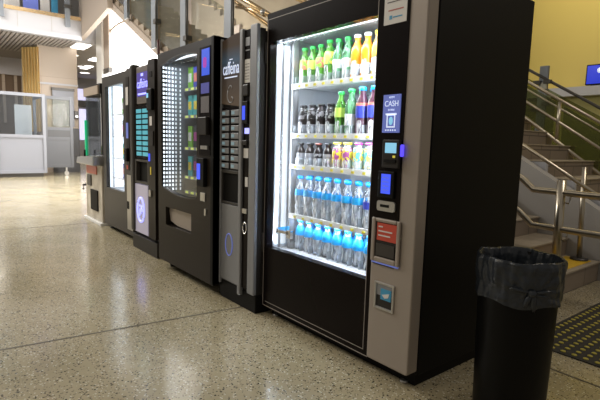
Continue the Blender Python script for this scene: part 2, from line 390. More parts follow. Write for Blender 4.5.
# gallery balcony
struct('trim_9', box(nb(), -11.8, -11.6, -6, 1.88, 3.66, 4.24), 'fascia')
struct('trim_10', box(nb(), -11.62, -11.58, -6, 1.88, 3.66, 3.78), 'fascia')
bm = nb()
for y in (-.9, .38, 1.15): box(bm, -11.602, -11.597, y, y+.015, 3.78, 4.24)
struct('trim_11', bm, 'grey_wall')
bm = nb(); prism_xz(bm, [(-11.8, 3.72), (-9.3, 4.06), (-9.3, 4.9), (-11.8, 4.9)], 1.88, 2.0)
struct('wall_gallery', bm, 'stringer')
struct('floor_gallery', box(nb(), -24, -11.8, -6, 1.88, 3.9, 4.24), 'fascia')
struct('floor_gallery_rear', box(nb(), -24, -12.36, 2.0, 8.6, 3.9, 4.24), 'fascia')
t = thing('gallery_balustrade', (-11.6, 0, 4.2), 'glass balustrade with wooden base rail along the white gallery balcony', 'balustrade')
obj('base_rail', box(nb(), -11.66, -11.56, -5.5, 1.86, 4.17, 4.26), 'brass', t)
for k, y in enumerate((-2.6, -1.3, .0, 1.5)):
    pst = obj('post', box(nb(), -11.56, -11.5, y-.03, y+.09, 3.95, 5.3), 'post_grey', t)
    obj('clamp', box(nb(), -11.5, -11.44, y-.07, y+.13, 4.42, 4.50), 'dark_metal', pst)
obj('glass_panel', box(nb(), -11.62, -11.60, -5.5, 1.86, 4.26, 5.2), 'glass', t)
obj('handrail', tube(nb(), [(-11.6, -5.5, 5.3), (-11.6, 1.86, 5.3)], .03, 8), 'brass', t)
for y0, y1, m, lab in ((-.35, .12, 'sticker_blue', 'blue poster behind the balcony glass at the far left'), (.16, .52, 'paper', 'pale poster standing behind the balcony glass'), (.60, .95, 'sign_blue', 'dark blue poster behind the balcony glass'), (1.0, 1.22, 'paper', 'white poster just left of the balcony post'), (1.26, 1.42, 'sticker_blue', 'narrow blue poster beside the balcony post')):
    t = thing('poster_stand', (-12.1, (y0+y1)/2, 4.24), lab, 'poster', None)
    obj('poster', box(nb(), -12.12, -12.08, y0, y1, 4.3, 5.6), m, t); obj('foot', box(nb(), -12.25, -11.95, y0+.03, y1-.03, 4.24, 4.3), 'dark_metal', t)

# ------------------------------------------------------------------ booth at far left
t = thing('booth', (-11.9, -.6, 0), 'pale grey glazed booth with panelled base at the far left', 'booth')
bm = nb(); box(bm, -12.9, -11.6, -2.6, .93, .1, 1.05)
obj('base_panel', bm, 'booth', t)
bm = nb()
for y in (-1.25, -.2, .86): box(bm, -11.625, -11.565, y, y+.07, .101, 2.157)
for z in (.1, 1.02, 2.08): box(bm, -11.62, -11.57, -2.6, .93, z, z+.08)
for y in (-2.6, .86): box(bm, -12.9, -12.83, y, y+.07, 1.05, 2.15)
box(bm, -12.89, -11.63, .862, .928, 2.085, 2.155)
obj('frame', bm, 'booth', t)
obj('window_pane', box(nb(), -11.60, -11.59, -2.6, .9, 1.08, 2.1), 'glass_dim', t)
obj('plinth', box(nb(), -12.8, -11.65, -2.5, .85, 0, .1), 'dark_metal', t)
bm = nb(); box(bm, -12.5, -12.45, .35, .75, 1.06, 1.9); obj('white_blind', bm, 'white', t)
bm = nb(); box(bm, -11.63, -11.61, -.1, .8, .2, .98); box(bm, -11.63, -11.61, -1.15, -.25, .2, .98)
obj('inner_panel', bm, 'paper', t)
t = thing('open_panel_door', (-12.0, 1.2, 0), 'grey framed open door leaf beside the booth, glazed above', 'door')
bm = nb()
for y in (.98, 1.62): box(bm, -12.055, -11.995, y-.002, y+.072, .218, 2.163)
for z in (.22, .98, 1.25, 2.08): box(bm, -12.05, -12.0, .98, 1.69, z, z+.08)
obj('frame', bm, 'booth_grey', t)
obj('lower_panel', box(nb(), -12.04, -12.01, 1.0, 1.66, .3, 1.0), 'booth_grey', t)
obj('glass_pane', box(nb(), -12.03, -12.02, 1.0, 1.66, 1.3, 2.1), 'rail_glass', t)
obj('dark_band', box(nb(), -12.035, -12.005, 1.05, 1.62, 1.06, 1.25), 'dark_tile', t)
bm = nb(); tube(bm, [(-12.05, 1.5, .06), (-12.0, 1.5, .06)], .06, 12); box(bm, -12.04, -12.01, 1.48, 1.52, .08, .24)
obj('caster', bm, 'silver', t)

# ================================================================== UPPER STAIR (behind the machines, left)
t = thing('staircase', (-6.4, 2.8, 0), 'stone staircase rising behind the vending machines to the gallery', 'staircase')
slope = .506; rise = .155; run = rise/slope
def ztop(x): return 2.95+slope*(-6.67-x)
bm = nb(); pts = []
x = -3.2; z = ztop(-3.2)
pts_top = []
k = 0
while x > -9.5:
    z2 = ztop(x)+rise*.5
    pts_top += [(x, z2-rise), (x, z2)]; x -= run
xe = x
def ssof(x): return 2.69+slope*(-6.67-x)
poly = pts_top+[(xe, pts_top[-1][1]), (xe, ssof(xe)), (-3.2, ssof(-3.2))]
prism_xz(bm, poly, 2.05, 3.5)
obj('flight', bm, 'stair_stone', t)
bm = nb(); prism_xz(bm, [(-3.2, ssof(-3.2)), (-3.2, ssof(-3.2)+.16), (xe, ssof(xe)+.16), (xe, ssof(xe))], 2.0, 2.05)
obj('stringer', bm, 'stringer', t)
obj('landing', box(nb(), -3.2, -2.75, 2.0, 2.7, ztop(-3.2)-.35, ztop(-3.2)-.02), 'stair_stone', t)
t = thing('stair_balustrade', (-6, 1.95, 1.5), 'glass stair balustrade with grey posts rising above the vending machines', 'balustrade')
for x, z0, z1 in ((-8.14, 3.62, 5.1), (-6.6, 2.80, 4.3), (-5.3, 2.3, 3.75), (-3.8, 2.0, 3.4)):
    p = obj('post', box(nb(), x-.10, x+.10, 1.9, 1.96, z0, z1), 'post_grey', t, bevel=.006)
    obj('clamp', box(nb(), x+.10, x+.22, 1.86, 1.97, z0+.42, z0+.50), 'dark_metal', p)
    obj('rod', tube(nb(), [(x+.16, 1.9, z0+.1), (x+.16, 1.9, z1)], .012, 6), 'dark_metal', p)
for x0, x1 in ((-9.25, -8.3), (-8.0, -6.75), (-6.45, -5.4), (-5.1, -3.95)):
    bm = nb(); prism_xz(bm, [(x0, ssof(x0)+.35), (x1, ssof(x1)+.35), (x1, ssof(x1)+1.7), (x0, ssof(x0)+1.7)], 1.965, 1.98)
    obj('glass_panel', bm, 'rail_glass', t)
t = thing('brass_handrail', (-3.2, 2, 2), 'pair of brass-coloured handrail tubes crossing above the coffee machine', 'handrail')
obj('upper_tube', tube(nb(), [(-4.6, 2.0, 3.62), (-3.51, 2.0, 3.06), (-2.80, 2.0, 2.69)], .035, 10), 'brass', t)
obj('lower_tube', tube(nb(), [(-4.6, 2.06, 3.50), (-3.66, 2.06, 3.01), (-2.92, 2.06, 2.60)], .028, 10), 'brass', t)
obj('bracket', tube(nb(), [(-3.72, 2.0, 3.0), (-3.35, 2.0, 2.9), (-2.98, 2.0, 2.74)], .02, 8), 'brass', t)
obj('second_tube', tube(nb(), [(-3.6, 2.3, 3.42), (-2.2, 2.3, 2.72)], .03, 10), 'brass', t)
obj('upright', tube(nb(), [(-2.86, 2.03, .95), (-2.86, 2.03, 2.7)], .025, 10), 'brass', t)
obj('joint_lamp', lathe(nb(), [(.01, -.04), (.04, -.02), (.04, .02), (.01, .04)], -2.98, 1.97, 2.78, 10), 'silver', t)

# ================================================================== LOWER STAIRS (right)
t = thing('stair_flight', (0, 2.4, 0), 'near stone step flight behind the bin with a yellow strip', 'stairs')
bm = nb(); poly = []; x = .955; z = 0
for k in range(10): poly += [(x, z), (x, z+.155)]; z += .155; x -= .265
poly += [(x, z), (x, 0)]
prism_xz(bm, poly, 1.72, 2.775); obj('risers', bm, 'stone', t)
x = .955; z = .155
for k in range(10):
    obj('tread', box(nb(), x-.265, x+.012, 1.70, 2.775, z, z+.012), 'stone_tread', t); x -= .265; z += .155
obj('tactile_strip', box(nb(), .72, .92, 1.9, 2.70, .167, .172), 'tactile', t)
# parapet wall
bm = nb(); prism_xz(bm, [(1.9, 0), (1.9, .0), (.955+.5, .28), (.24, .98), (-2.5, .98+2.74*.59), (-2.5, 0)], 2.78, 2.90)
struct('wall_parapet', bm, 'grey_wall')
t = thing('upper_stair_flight', (0, 3.5, 0), 'wider stone stair flight behind the white parapet wall', 'stairs')
bm = nb(); poly = [(1.83, 0)]; 
for k in range(1, 15):
    x = .39+(6-k)*.262; zz = .045+.155*k; poly += [(x, zz-.155 if k > 1 else 0), (x, zz)]
poly += [(x-.262, zz), (x-.262, 0)]
prism_xz(bm, poly[1:], 2.96, 4.2); obj('risers', bm, 'stone', t)
bm = nb(); prism_xz(bm, [(a_, b_-.004) for a_, b_ in poly[1:]], 2.92, 2.96); obj('side_skirt', bm, 'fascia', t)
for k in range(1, 15):
    x = .39+(6-k)*.262; zz = .045+.155*k
    obj('tread', box(nb(), x-.262, x+.012, 2.925, 4.2, zz, zz+.01), 'stone_tread', t)

# near handrail with post
t = thing('handrail', (.87, 2.1, 0), 'double bronze-toned steel handrail with thick post behind the bin', 'handrail')
yr = 2.1
obj('post', tube(nb(), [(.885, yr, .167), (.872, yr, .86)], .032, 14), 'steel', t)
def rail(z0, z1, dz): return [(-.6, yr-.06, z1+dz), (.57, yr-.06, z0+.078), (.665, yr-.06, z0), (.9, yr-.06, z0-.003), (3.2, yr-.06, z0-.01)]
obj('upper_tube', tube(nb(), [(-.9, yr, .772+.078+1.47*.6), (.575, yr, .85), (.668, yr, .772), (1.0, yr, .768), (3.0, yr, .765)], .024, 12), 'steel', t)
obj('lower_tube', tube(nb(), [(-.9, yr, .50+.078+1.47*.6), (.575, yr, .585), (.68, yr, .495), (1.0, yr, .490), (3.0, yr, .487)], .024, 12), 'steel', t)
for z in (.70, .42): obj('bracket', tube(nb(), [(.90, yr-.0, z), (.935, yr, z-.01), (.945, yr, z+.03), (.945, yr, z+.06)], .006, 6), 'steel', t)
# far handrail of the near flight
t = thing('handrail', (.84, 2.66, 0), 'straight steel handrail sloping along the parapet, thin post on the first step', 'handrail')
obj('post', tube(nb(), [(.842, 2.66, .167), (.812, 2.66, .95)], .02, 12), 'steel', t)
obj('tube', tube(nb(), [(1.35, 2.65, .475), (.286, 2.65, 1.123), (-1.6, 2.65, 2.27)], .017, 12), 'steel', t)
obj('base_plate', lathe(nb(), [(.07, 0), (.07, .012), (.03, .02)], .842, 2.66, .172, 14), 'dark_metal', t)
# glass balustrade of the upper flight
yb = 4.05
t = thing('glass_balustrade', (0, yb, 0), 'green-tinted glass balustrade with steel rails on the upper flight', 'balustrade')
def zl(x, zr, s=.613): return zr+s*(-x)
def ln(z_at0, s, x0=-2.2, x1=1.2): return [(x0, yb, z_at0-s*x0), (x1, yb, z_at0-s*x1)]
obj('shoe', tube(nb(), ln(1.175, .72, -2.4, 1.1), .022, 8), 'steel', t)
obj('middle_rail', tube(nb(), ln(1.395, .637), .017, 10), 'steel', t)
obj('top_rail', tube(nb(), ln(1.64, .605), .017, 10), 'steel', t)
obj('top_rail_lower_tube', tube(nb(), [(x_, y_, z_-.05) for x_, y_, z_ in ln(1.60, .605)], .011, 10), 'steel', t)
for x in (-.02, -1.5): obj('post', tube(nb(), [(x, yb, 1.2-.72*x), (x, yb, 1.62-.605*x)], .02, 10), 'steel', t)
for x0, x1 in ((-2.3, -1.55), (-1.45, -.07), (.03, 1.05)):
    bm = nb(); prism_xz(bm, [(x0, 1.2-.72*x0), (x1, 1.2-.72*x1), (x1, 1.60-.605*x1), (x0, 1.60-.605*x0)], yb-.006, yb+.006)
    obj('glass_panel', bm, 'green_glass', t)
t = thing('landing_balustrade', (-.75, 5.2, 0), 'grey clamp post with thin sloping rail below the yellow wall', 'balustrade')
p = obj('post', box(nb(), -.82, -.70, 5.2, 5.24, .0, 2.25), 'post_grey', t, bevel=.005)
for x, z in ((-.83, 1.62), (-.69, 1.70), (-.83, 2.0), (-.69, 2.0)): obj('clamp', box(nb(), x-.05, x+.05, 5.16, 5.21, z, z+.05), 'dark_metal', p)
obj('clamp_light', box(nb(), -.78, -.70, 5.18, 5.2, 1.93, 2.02), 'silver', p)
obj('rail', tube(nb(), [(-3.0, 5.2, 3.42), (-.97, 5.2, 2.214), (-.01, 5.2, 1.641), (1.2, 5.2, .93)], .02, 10), 'dark_metal', t)
bm = nb(); prism_xz(bm, [(-2.9, 1.0), (1.1, 0.2), (1.1, .9), (-2.9, 3.2)], 5.22, 5.23); obj('glass_panel', bm, 'green_glass', t)

# TV on the ledge
t = thing('television', (-1.2, 8.35, 2.30), 'flat screen television glowing blue on the ledge by the yellow wall', 'television')
obj('casing', box(nb(), -1.42, -.70, 8.36, 8.42, 2.34, 2.72), 'black', t, bevel=.006)
scr = obj('screen', box(nb(), -1.40, -.72, 8.355, 8.36, 2.36, 2.70), mat('tv_blue', (.01, .02, .3), .2, emit=(.005, .03, .60), estr=.7), t)
bm = nb(); lathe(bm, [(.001, 0), (.05, 0), (.05, .002), (.001, .002)], 0, 0, 0, 16)
for v in bm.verts: v.co = Vector((v.co.x-1.18, 8.352-v.co.z, v.co.y+2.60))
obj('screen_logo', bm, 'sign_white', scr)
obj('stand', box(nb(), -1.3, -.95, 8.3, 8.45, 2.30, 2.34), 'black', t)

# tactile mat
MX0, MX1, MY0, MY1 = 1.2, 3.0, .98, 2.3
t = thing('tactile_mat', (2.1, 1.6, 0), 'dark floor mat with rows of yellow dots behind the bin', 'mat')
obj('mat_base', box(nb(), MX0, MX1, MY0, MY1, 0.0005, .006), 'mat_dark', t)
bm = nb()
nx = 32; ny = 23
for i in range(nx):
    for j in range(ny):
        cx = MX0+.035+i*.056; cy = MY0+.035+j*.056
        lathe(bm, [(.014, 0), (.014, .003), (.010, .005)], cx, cy, .006, 8)
dd = obj('raised_dots', bm, 'mat_dot', t); dd['kind'] = 'stuff'

# ================================================================== helpers for machines
def hollow(bm, x0, x1, y0, y1, z0, z1, th=.03):
    box(bm, x0, x0+th, y0, y1, z0, z1); box(bm, x1-th, x1, y0, y1, z0, z1)
    box(bm, x0+th, x1-th, y1-th, y1, z0, z1); box(bm, x0+th, x1-th, y0, y1-th, z0, z0+th); box(bm, x0+th, x1-th, y0, y1-th, z1-th, z1)
def ring(bm, X0, X1, Z0, Z1, x0, x1, z0, z1, y0, y1):
    box(bm, X0, x0, y0, y1, Z0, Z1); box(bm, x1, X1, y0, y1, Z0, Z1); box(bm, x0, x1, y0, y1, Z0, z0); box(bm, x0, x1, y0, y1, z1, Z1)
def liner(bm, x0, x1, y0, y1, z0, z1, th=.01):
    """open-fronted lining"""
    box(bm, x0-th, x0, y0, y1, z0-th, z1+th); box(bm, x1, x1+th, y0, y1, z0-th, z1+th)
    box(bm, x0, x1, y1, y1+th, z0-th, z1+th); box(bm, x0, x1, y0, y1, z0-th, z0); box(bm, x0, x1, y0, y1, z1, z1+th)

# ================================================================== BIG DRINKS MACHINE
W = 1.175
t_big = t = thing('vending_machine', (W/2, .42, 0), 'large black bottle vending machine with taupe control column, nearest', 'vending machine')
bm = nb(); hollow(bm, 0.006, W, .05, .84, .06, 1.83, .02); obj('cabinet', bm, 'black', t, bevel=.004)
obj('plinth', box(nb(), .03, W-.02, .06, .80, .0, .06), 'black', t)
bm = nb(); liner(bm, .045, .905, .045, .70, .425, 1.70); obj('cabinet_lining', bm, 'interior', t)
bm = nb(); ring(bm, 0.006, .925, .055, 1.83, .041, .882, .440, 1.664, 0, .045)
dr = obj('door', bm, 'gloss_black', t)
bm = nb()
def frame_line(bm, x0, x1, z0, z1, w=.0035, y=0):
    box(bm, x0, x1, y-.0015, y, z0, z0+w); box(bm, x0, x1, y-.0015, y, z1-w, z1); box(bm, x0, x0+w, y-.0015, y, z0, z1); box(bm, x1-w, x1, y-.0015, y, z0, z1)
frame_line(bm, .012, .916, .062, 1.797); box(bm, .04, .885, -.0015, 0, .09, .0925); box(bm, .883, .886, -.0015, 0, .09, 1.75)
obj('pinstripe', bm, 'pinline', dr)
obj('window_pane', box(nb(), .041, .882, .018, .024, .440, 1.664), 'glass', dr)
# control column
cc = obj('control_column', prism_xz(nb(), rrect(.928, 1.172, .075, 1.83, .012, 3), -.022, .048), 'taupe', t, bevel=.006)
pan = obj('control_panel', prism_xz(nb(), rrect(.930, 1.082, .54, 1.829, .02), -.026, -.0215), 'gloss_black', cc)
# notice
bm = nb(); box(bm, .944, 1.068, -.0285, -.026, 1.60, 1.815)
nt_ = obj('notice_paper', bm, 'paper', cc)
bm = nb()
for k, zz in enumerate((1.785, 1.77, 1.745, 1.73, 1.705, 1.69)): box(bm, .96, 1.055-.012*(k % 2), -.0295, -.0285, zz, zz+.004)
obj('printed_lines', bm, 'ink', nt_)
bm = nb(); box(bm, .968, 1.05, -.0295, -.0285, 1.655, 1.660); obj('red_line', bm, 'ink_red', nt_)
bm = nb(); box(bm, .975, .99, -.0295, -.0285, 1.62, 1.636); box(bm, .995, 1.045, -.0295, -.0285, 1.625, 1.630); obj('blue_mark', bm, 'sticker_blue', nt_)
# CASH sign
cs = fbox('cash_sign', cc, 'sign_blue', .966, 1.062, 1.138, 1.302, y=-.026, th=.005)
text('cash_lettering', 'CASH', .034, 'sign_white', (1.014, -.0315, 1.262), cs, width=.075)
text('small_lettering', 'ACCEPTS', .011, 'sign_white', (1.014, -.0315, 1.290), cs, width=.03)
text('small_lettering', 'IN HERE', .011, 'sign_white', (1.014, -.0315, 1.236), cs, width=.035)
bm = nb(); ring(bm, .990, 1.038, 1.160, 1.218, .996, 1.032, 1.166, 1.212, -.032, -.031); box(bm, .983, 1.045, -.032, -.031, 1.214, 1.222)
obj('banknote_symbol', bm, 'sign_white', cs)
bm = nb(); prism_xz(bm, [(1.014+.011*math.cos(a*PI/8), 1.189+.018*math.sin(a*PI/8)) for a in range(16)], -.032, -.031); obj('note_oval', bm, 'screen_lcd', cs)
bm = nb()
for k in range(5): box(bm, .985+k*.013, .992+k*.013, -.032, -.031, 1.146, 1.152)
obj('card_marks', bm, 'sign_white', cs)
# card / note reader
rd = fbox('card_reader', cc, 'dark_grey', .984, 1.078, .985, 1.108, y=-.026, th=.018, bevel=.004)
fbox('screen', rd, 'screen_lcd', 1.002, 1.064, 1.050, 1.094, y=-.044, th=.002)
fbox('slot', rd, 'black', 1.0, 1.065, 1.008, 1.022, y=-.044, th=.006)
fbox('button', rd, 'yellow_btn', 1.048, 1.060, 1.030, 1.040, y=-.044, th=.004)
fbox('slot_light', rd, 'violet', 1.080, 1.093, 1.036, 1.088, y=-.028, th=.010, r=.006)
kp = fbox('keypad', cc, 'black', .962, 1.054, .85, .970, y=-.026, th=.012, bevel=.004)
fbox('display', kp, 'screen_blue', .984, 1.036, .870, .957, y=-.038, th=.003)
bm = nb()
for k in range(4): box(bm, .992, 1.028, -.0425, -.041, .885+k*.018, .888+k*.018)
obj('display_text', bm, 'sign_blue', kp)
pl = fbox('coin_plate', cc, 'silver', .959, 1.063, .790, .836, y=-.026, th=.008, r=.012)
fbox('coin_slot', pl, 'black', .980, 1.03, .808, .820, y=-.034, th=.002)
# delivery / change recess
bm = nb(); ring(bm, .934, 1.100, .552, .756, .956, 1.080, .578, .738, -.036, -.024); rb = obj('change_recess', bm, 'taupe', cc, bevel=.006)
fbox('recess_back', rb, 'dark_grey', .956, 1.080, .578, .738, y=-.025, th=.003)
st = fbox('red_sticker', rb, 'sticker_red', .966, 1.078, .655, .735, y=-.028, th=.003)
bm = nb()
for zz, x1 in ((.715, 1.0), (.695, 1.055), (.675, 1.045)): box(bm, .975, x1, -.0325, -.031, zz, zz+.006)
obj('sticker_lettering', bm, 'paper', st)
fbox('recess_flap', rb, 'mid_dark', .966, 1.072, .585, .640, y=-.028, th=.006)
fbox('recess_underglow', rb, 'sign_blue', .940, 1.094, .546, .552, y=-.024, th=.008)
# coin return
bm = nb(); ring(bm, .964, 1.080, .334, .462, .975, 1.069, .346, .452, -.030, -.020); cr = obj('coin_return', bm, 'silver', cc, bevel=.003)
fbox('return_back', cr, 'dark_grey', .975, 1.069, .346, .400, y=-.0205, th=.003)
fbox('return_plate', cr, 'grey_metal', .975, 1.069, .400, .452, y=-.0215, th=.004)
bs = fbox('blue_sticker', cr, 'sticker_blue', 1.004, 1.064, .384, .434, y=-.0255, th=.004)
bm = nb(); prism_xz(bm, [(1.012, .406), (1.056, .42), (1.05, .40), (1.03, .392)], -.031, -.0295); obj('hand_symbol', bm, 'paper', bs)
for z_ in (.4, 1.55):
    obj('hinge', tube(nb(), [(.004, -.005, z_), (.004, -.005, z_+.12)], .007, 8), 'dark_grey', t)
for x_, y_ in ((.08, .1), (1.1, .1), (.08, .76), (1.1, .76)):
    obj('foot', lathe(nb(), [(.02, 0), (.02, .01)], x_+.0, y_-.045, 0, 10), 'silver', t)
# lights inside
obj('light_tube', box(nb(), .06, .88, .05, .075, 1.668, 1.69), 'led', t)
bm = nb(); box(bm, .047, .054, .052, .075, .45, 1.66); obj('side_light', bm, 'led', t)
bm = nb(); box(bm, .047, .056, .10, .135, .45, 1.66); obj('side_light', bm, 'led_soft', t)
obj('side_light', box(nb(), .888, .898, .052, .075, .45, 1.66), 'led', t)
bm = nb()
for y_ in (.085, .16, .20): box(bm, .046, .060, y_, y_+.006, .43, 1.69)
obj('side_grooves', bm, 'grey_metal', t)
obj('lift_mast', box(nb(), .095, .115, .12, .16, .43, 1.69), 'grey_metal', t)
bm = nb(); box(bm, .10, .22, .03, .05, .540, .556); box(bm, .20, .24, .03, .05, .52, .566); box(bm, .09, .115, .03, .12, .53, .57)
obj('lift_arm', bm, 'chrome', t)
area('cabinet_lamp', (.46, .06, 1.66), (.46, .22, .4), .8, .04, 3, (.86, .93, 1))
area('cabinet_side_lamp_left', (.075, .064, 1.05), (.75, .35, 1.0), .03, 1.15, 3, (.84, .92, 1))
area('cabinet_side_lamp_right', (.884, .064, 1.05), (.2, .30, 1.0), .03, 1.15, 5, (.84, .92, 1))
# shelves
for z_ in (1.393, 1.104, .920, .619):
    area('shelf_fill_light', (.50, .135, z_), (.50, .26, z_-.22), .74, .02, 1.5, (.84, .92, 1))  # added fill lights under the shelves, brightening the bottles evenly
SH = [(1.422, .165, .072, 9), (1.133, .165, .081, 8), (.949, .150, .081, 8), (.648, .157, .082, 8), (.425, .170, .083, 8)]
for i, (zs, x0, dx, n) in enumerate(SH):
    if i < 4:
        s = obj('shelf', box(nb(), .125, .90, .122, .66, zs-.012, zs), 'shelf', t)
        bm = nb(); box(bm, .120, .902, .108, .122, zs-.024, zs+.006); obj('price_rail', bm, 'shelf', s)
        for k in range(n): obj('price_tag', box(nb(), x0+.01+k*dx, x0+.030+k*dx, .105, .108, zs-.017, zs-.004), 'tag', s)
    else:
        s = obj('shelf', box(nb(), .125, .90, .11, .66, zs, zs+.005), 'shelf', t)
    bm = nb()
    for k in range(n+1): xx = x0-dx/2+k*dx; box(bm, xx-.002, xx+.002, .125, .6, zs, zs+.05)
    obj('lane_dividers', bm, glassy('divider', (.9, .93, .95), (.85, .9, .95), .35) if i == 0 else bpy.data.materials['divider'], s)

# ------------------------------------------------------------------ bottles
def plastic(name, c, frac): return glassy(name, tuple(.6+.4*v for v in c), c, frac, rough=.08, gloss=.09)
M['pet_clear'] = plastic('pet_clear', (.90, .95, 1.0), .34)
def streaks(m, lo, hi, sc=(60, 60, 14)):
    nt = m.node_tree; tc = nt.nodes.new('ShaderNodeTexCoord'); mp = nt.nodes.new('ShaderNodeMapping'); mp.inputs['Scale'].default_value = sc
    n = nt.nodes.new('ShaderNodeTexNoise'); n.inputs['Scale'].default_value = 1; n.inputs['Detail'].default_value = 1.5
    r = nt.nodes.new('ShaderNodeMapRange'); r.inputs[1].default_value = .38; r.inputs[2].default_value = .62; r.inputs[3].default_value = lo; r.inputs[4].default_value = hi
    nt.links.new(tc.outputs['Object'], mp.inputs[0]); nt.links.new(mp.outputs[0], n.inputs['Vector']); nt.links.new(n.outputs['Fac'], r.inputs[0])
    for x in nt.nodes:
        if x.type == 'MIX_SHADER' and not x.inputs[0].is_linked: nt.links.new(r.outputs[0], x.inputs[0])
streaks(M['pet_clear'], .04, .75)
M['guard'] = glassy('lane_guard', (.93, .96, 1), (.95, .97, 1), .3, gloss=.05); streaks(M['guard'], .1, .8, (90, 90, 25))
M['pet_green'] = plastic('pet_green', (.13, .44, .05), .78)
M['pet_pale_green'] = plastic('pet_pale_green', (.25, .60, .33), .5)
streaks(M['pet_green'], .35, .95); streaks(M['pet_pale_green'], .15, .8)
M['juice_orange'] = plastic('juice_orange', (.95, .36, .02), .9)
M['juice_yellow'] = plastic('juice_yellow', (.95, .60, .10), .85)
M['cola'] = plastic('cola', (.016, .010, .012), .9)
M['grape'] = plastic('grape', (.10, .03, .06), .85)
for n_, c_ in (('cap_green', (.03, .52, .10)), ('cap_blue', (.01, .34, .90)), ('cap_dark', (.02, .02, .025)), ('cap_white', (.85, .85, .85)), ('cap_yellow', (.9, .72, .05)), ('cap_purple', (.45, .04, .30)), ('cap_brown', (.16, .05, .04)),
               ('lab_green', (.25, .62, .06)), ('lab_lime', (.62, .85, .15)), ('lab_red', (.62, .18, .12)), ('lab_blue', (.02, .42, .90)), ('lab_navy', (.05, .07, .50)), ('lab_yellow', (.95, .75, .08)), ('lab_white', (.85, .86, .88)), ('lab_teal', (.10, .60, .65)), ('lab_multi', (.75, .55, .15)), ('lab_silver', (.45, .46, .50))):
    M[n_] = mat(n_, c_, .35)
def two_tone(name, a, b, sc):
    m = mat(name, a, .35); nt = m.node_tree; tc = nt.nodes.new('ShaderNodeTexCoord'); n = nt.nodes.new('ShaderNodeTexNoise')
    n.inputs['Scale'].default_value = sc; n.inputs['Detail'].default_value = 1; nt.links.new(tc.outputs['Object'], n.inputs['Vector'])
    r = nt.nodes.new('ShaderNodeValToRGB'); r.color_ramp.interpolation = 'CONSTANT'; r.color_ramp.elements[0].color = (*a, 1); r.color_ramp.elements[1].color = (*b, 1); r.color_ramp.elements[1].position = .52
    nt.links.new(n.outputs['Fac'], r.inputs['Fac']); nt.links.new(r.outputs['Color'], nt.nodes['Principled BSDF'].inputs['Base Color']); return m
M['lab_fruit'] = two_tone('lab_fruit', (.30, .62, .08), (.72, .25, .18), 40)
M['lab_fruit2'] = two_tone('lab_fruit2', (.85, .72, .12), (.30, .55, .12), 45)
M['lab_kids'] = two_tone('lab_kids', (.95, .75, .08), (.45, .10, .35), 60)
M['lab_kids2'] = two_tone('lab_kids2', (.15, .65, .65), (.90, .75, .15), 60)
M['lab_cola'] = two_tone('lab_cola', (.03, .03, .035), (.42, .42, .45), 50)

def bottle(name, h, r, body, cap, labels, label, cat, group, neck=.40, capr=.014, waist=1):
    """body with shoulder and neck; labels = list of (z0,z1,material) as fractions of the height"""
    b = thing(name, (0, 0, 0), label, cat, group)
    zs = h*.60                                       # shoulder starts
    prof = [(r*.55, 0), (r*.92, .004), (r, .015), (r, h*.18), (r*.93, h*.24), (r*.93, h*.34), (r, h*.42), (r, zs), (r*.90, h*.68), (r*.68, h*.76), (r*neck, h*.85), (capr*.92, h*.90), (capr*.92, h*.93)]
    if not waist: prof = [(r*.6, 0), (r, .008), (r, h*.72), (r*.9, h*.80), (r*.5, h*.88), (capr, h*.92)]
    def rad(z):
        for (r0, z0), (r1, z1) in zip(prof, prof[1:]):
            if z0 <= z <= z1 and z1 > z0: return r0+(r1-r0)*(z-z0)/(z1-z0)
        return capr
    obj('body', lathe(nb(), prof, seg=14), body, b)
    obj('cap', lathe(nb(), [(capr, h*.92), (capr*1.08, h*.925), (capr*1.08, h*.985), (capr*.95, h)], seg=12), cap, b)
    for z0, z1, m in labels:
        zz = [z0*h+(z1-z0)*h*i/5 for i in range(6)]
        obj('label', lathe(nb(), [(rad(z)+.0008, z) for z in zz], seg=14, cap=False), m, b)
    return b
used = set()
def place(proto, loc, label, group):
    """first call moves the prototype itself, then copies"""
    if proto.name not in used:
        used.add(proto.name); r = proto
    else:
        r = proto.copy(); COL.objects.link(r)
        for ch in list(proto.children):
            c = ch.copy(); COL.objects.link(c); c.parent = r
    r.location = loc; r['label'] = label; r['group'] = group
    r.rotation_euler = (0, 0, random.uniform(0, 6))
    return r
ORD = ['leftmost', 'second from left', 'third from left', 'fourth from left', 'fifth', 'sixth', 'seventh', 'eighth', 'ninth']
G1 = 'drinks in the nearest vending machine'
P = {}
P['apple'] = bottle('drink_bottle', .215, .031, M['pet_green'], M['cap_green'], [(.40, .66, M['lab_fruit'])], '', 'bottle', G1, capr=.017)
P['lime'] = bottle('drink_bottle', .215, .031, M['pet_green'], M['cap_green'], [(.38, .62, M['lab_lime'])], '', 'bottle', G1, capr=.017)
P['mixed'] = bottle('drink_bottle', .230, .032, M['pet_green'], M['cap_green'], [(.42, .72, M['lab_fruit2'])], '', 'bottle', G1, capr=.018)
P['clear'] = bottle('drink_bottle', .225, .031, M['pet_pale_green'], M['cap_green'], [(.30, .50, M['lab_white'])], '', 'bottle', G1, capr=.017)
P['orange'] = bottle('juice_bottle', .225, .034, M['juice_orange'], M['cap_white'], [(.10, .32, M['lab_white'])], '', 'bottle', G1, capr=.018)
P['yellow'] = bottle('juice_bottle', .225, .034, M['juice_yellow'], M['cap_yellow'], [(.12, .40, M['lab_white'])], '', 'bottle', G1, capr=.018)
P['colac'] = bottle('cola_bottle', .172, .030, M['cola'], M['cap_dark'], [(.52, .90, M['lab_cola']), (.10, .34, M['lab_silver'])], '', 'bottle', G1, waist=0, capr=.021)
P['limeade'] = bottle('drink_bottle', .232, .034, M['pet_green'], M['cap_green'], [(.40, .62, M['lab_lime'])], '', 'bottle', G1, capr=.016)
P['greenclear'] = bottle('drink_bottle', .240, .036, M['pet_pale_green'], M['cap_green'], [(.20, .45, M['lab_white'])], '', 'bottle', G1, capr=.018)
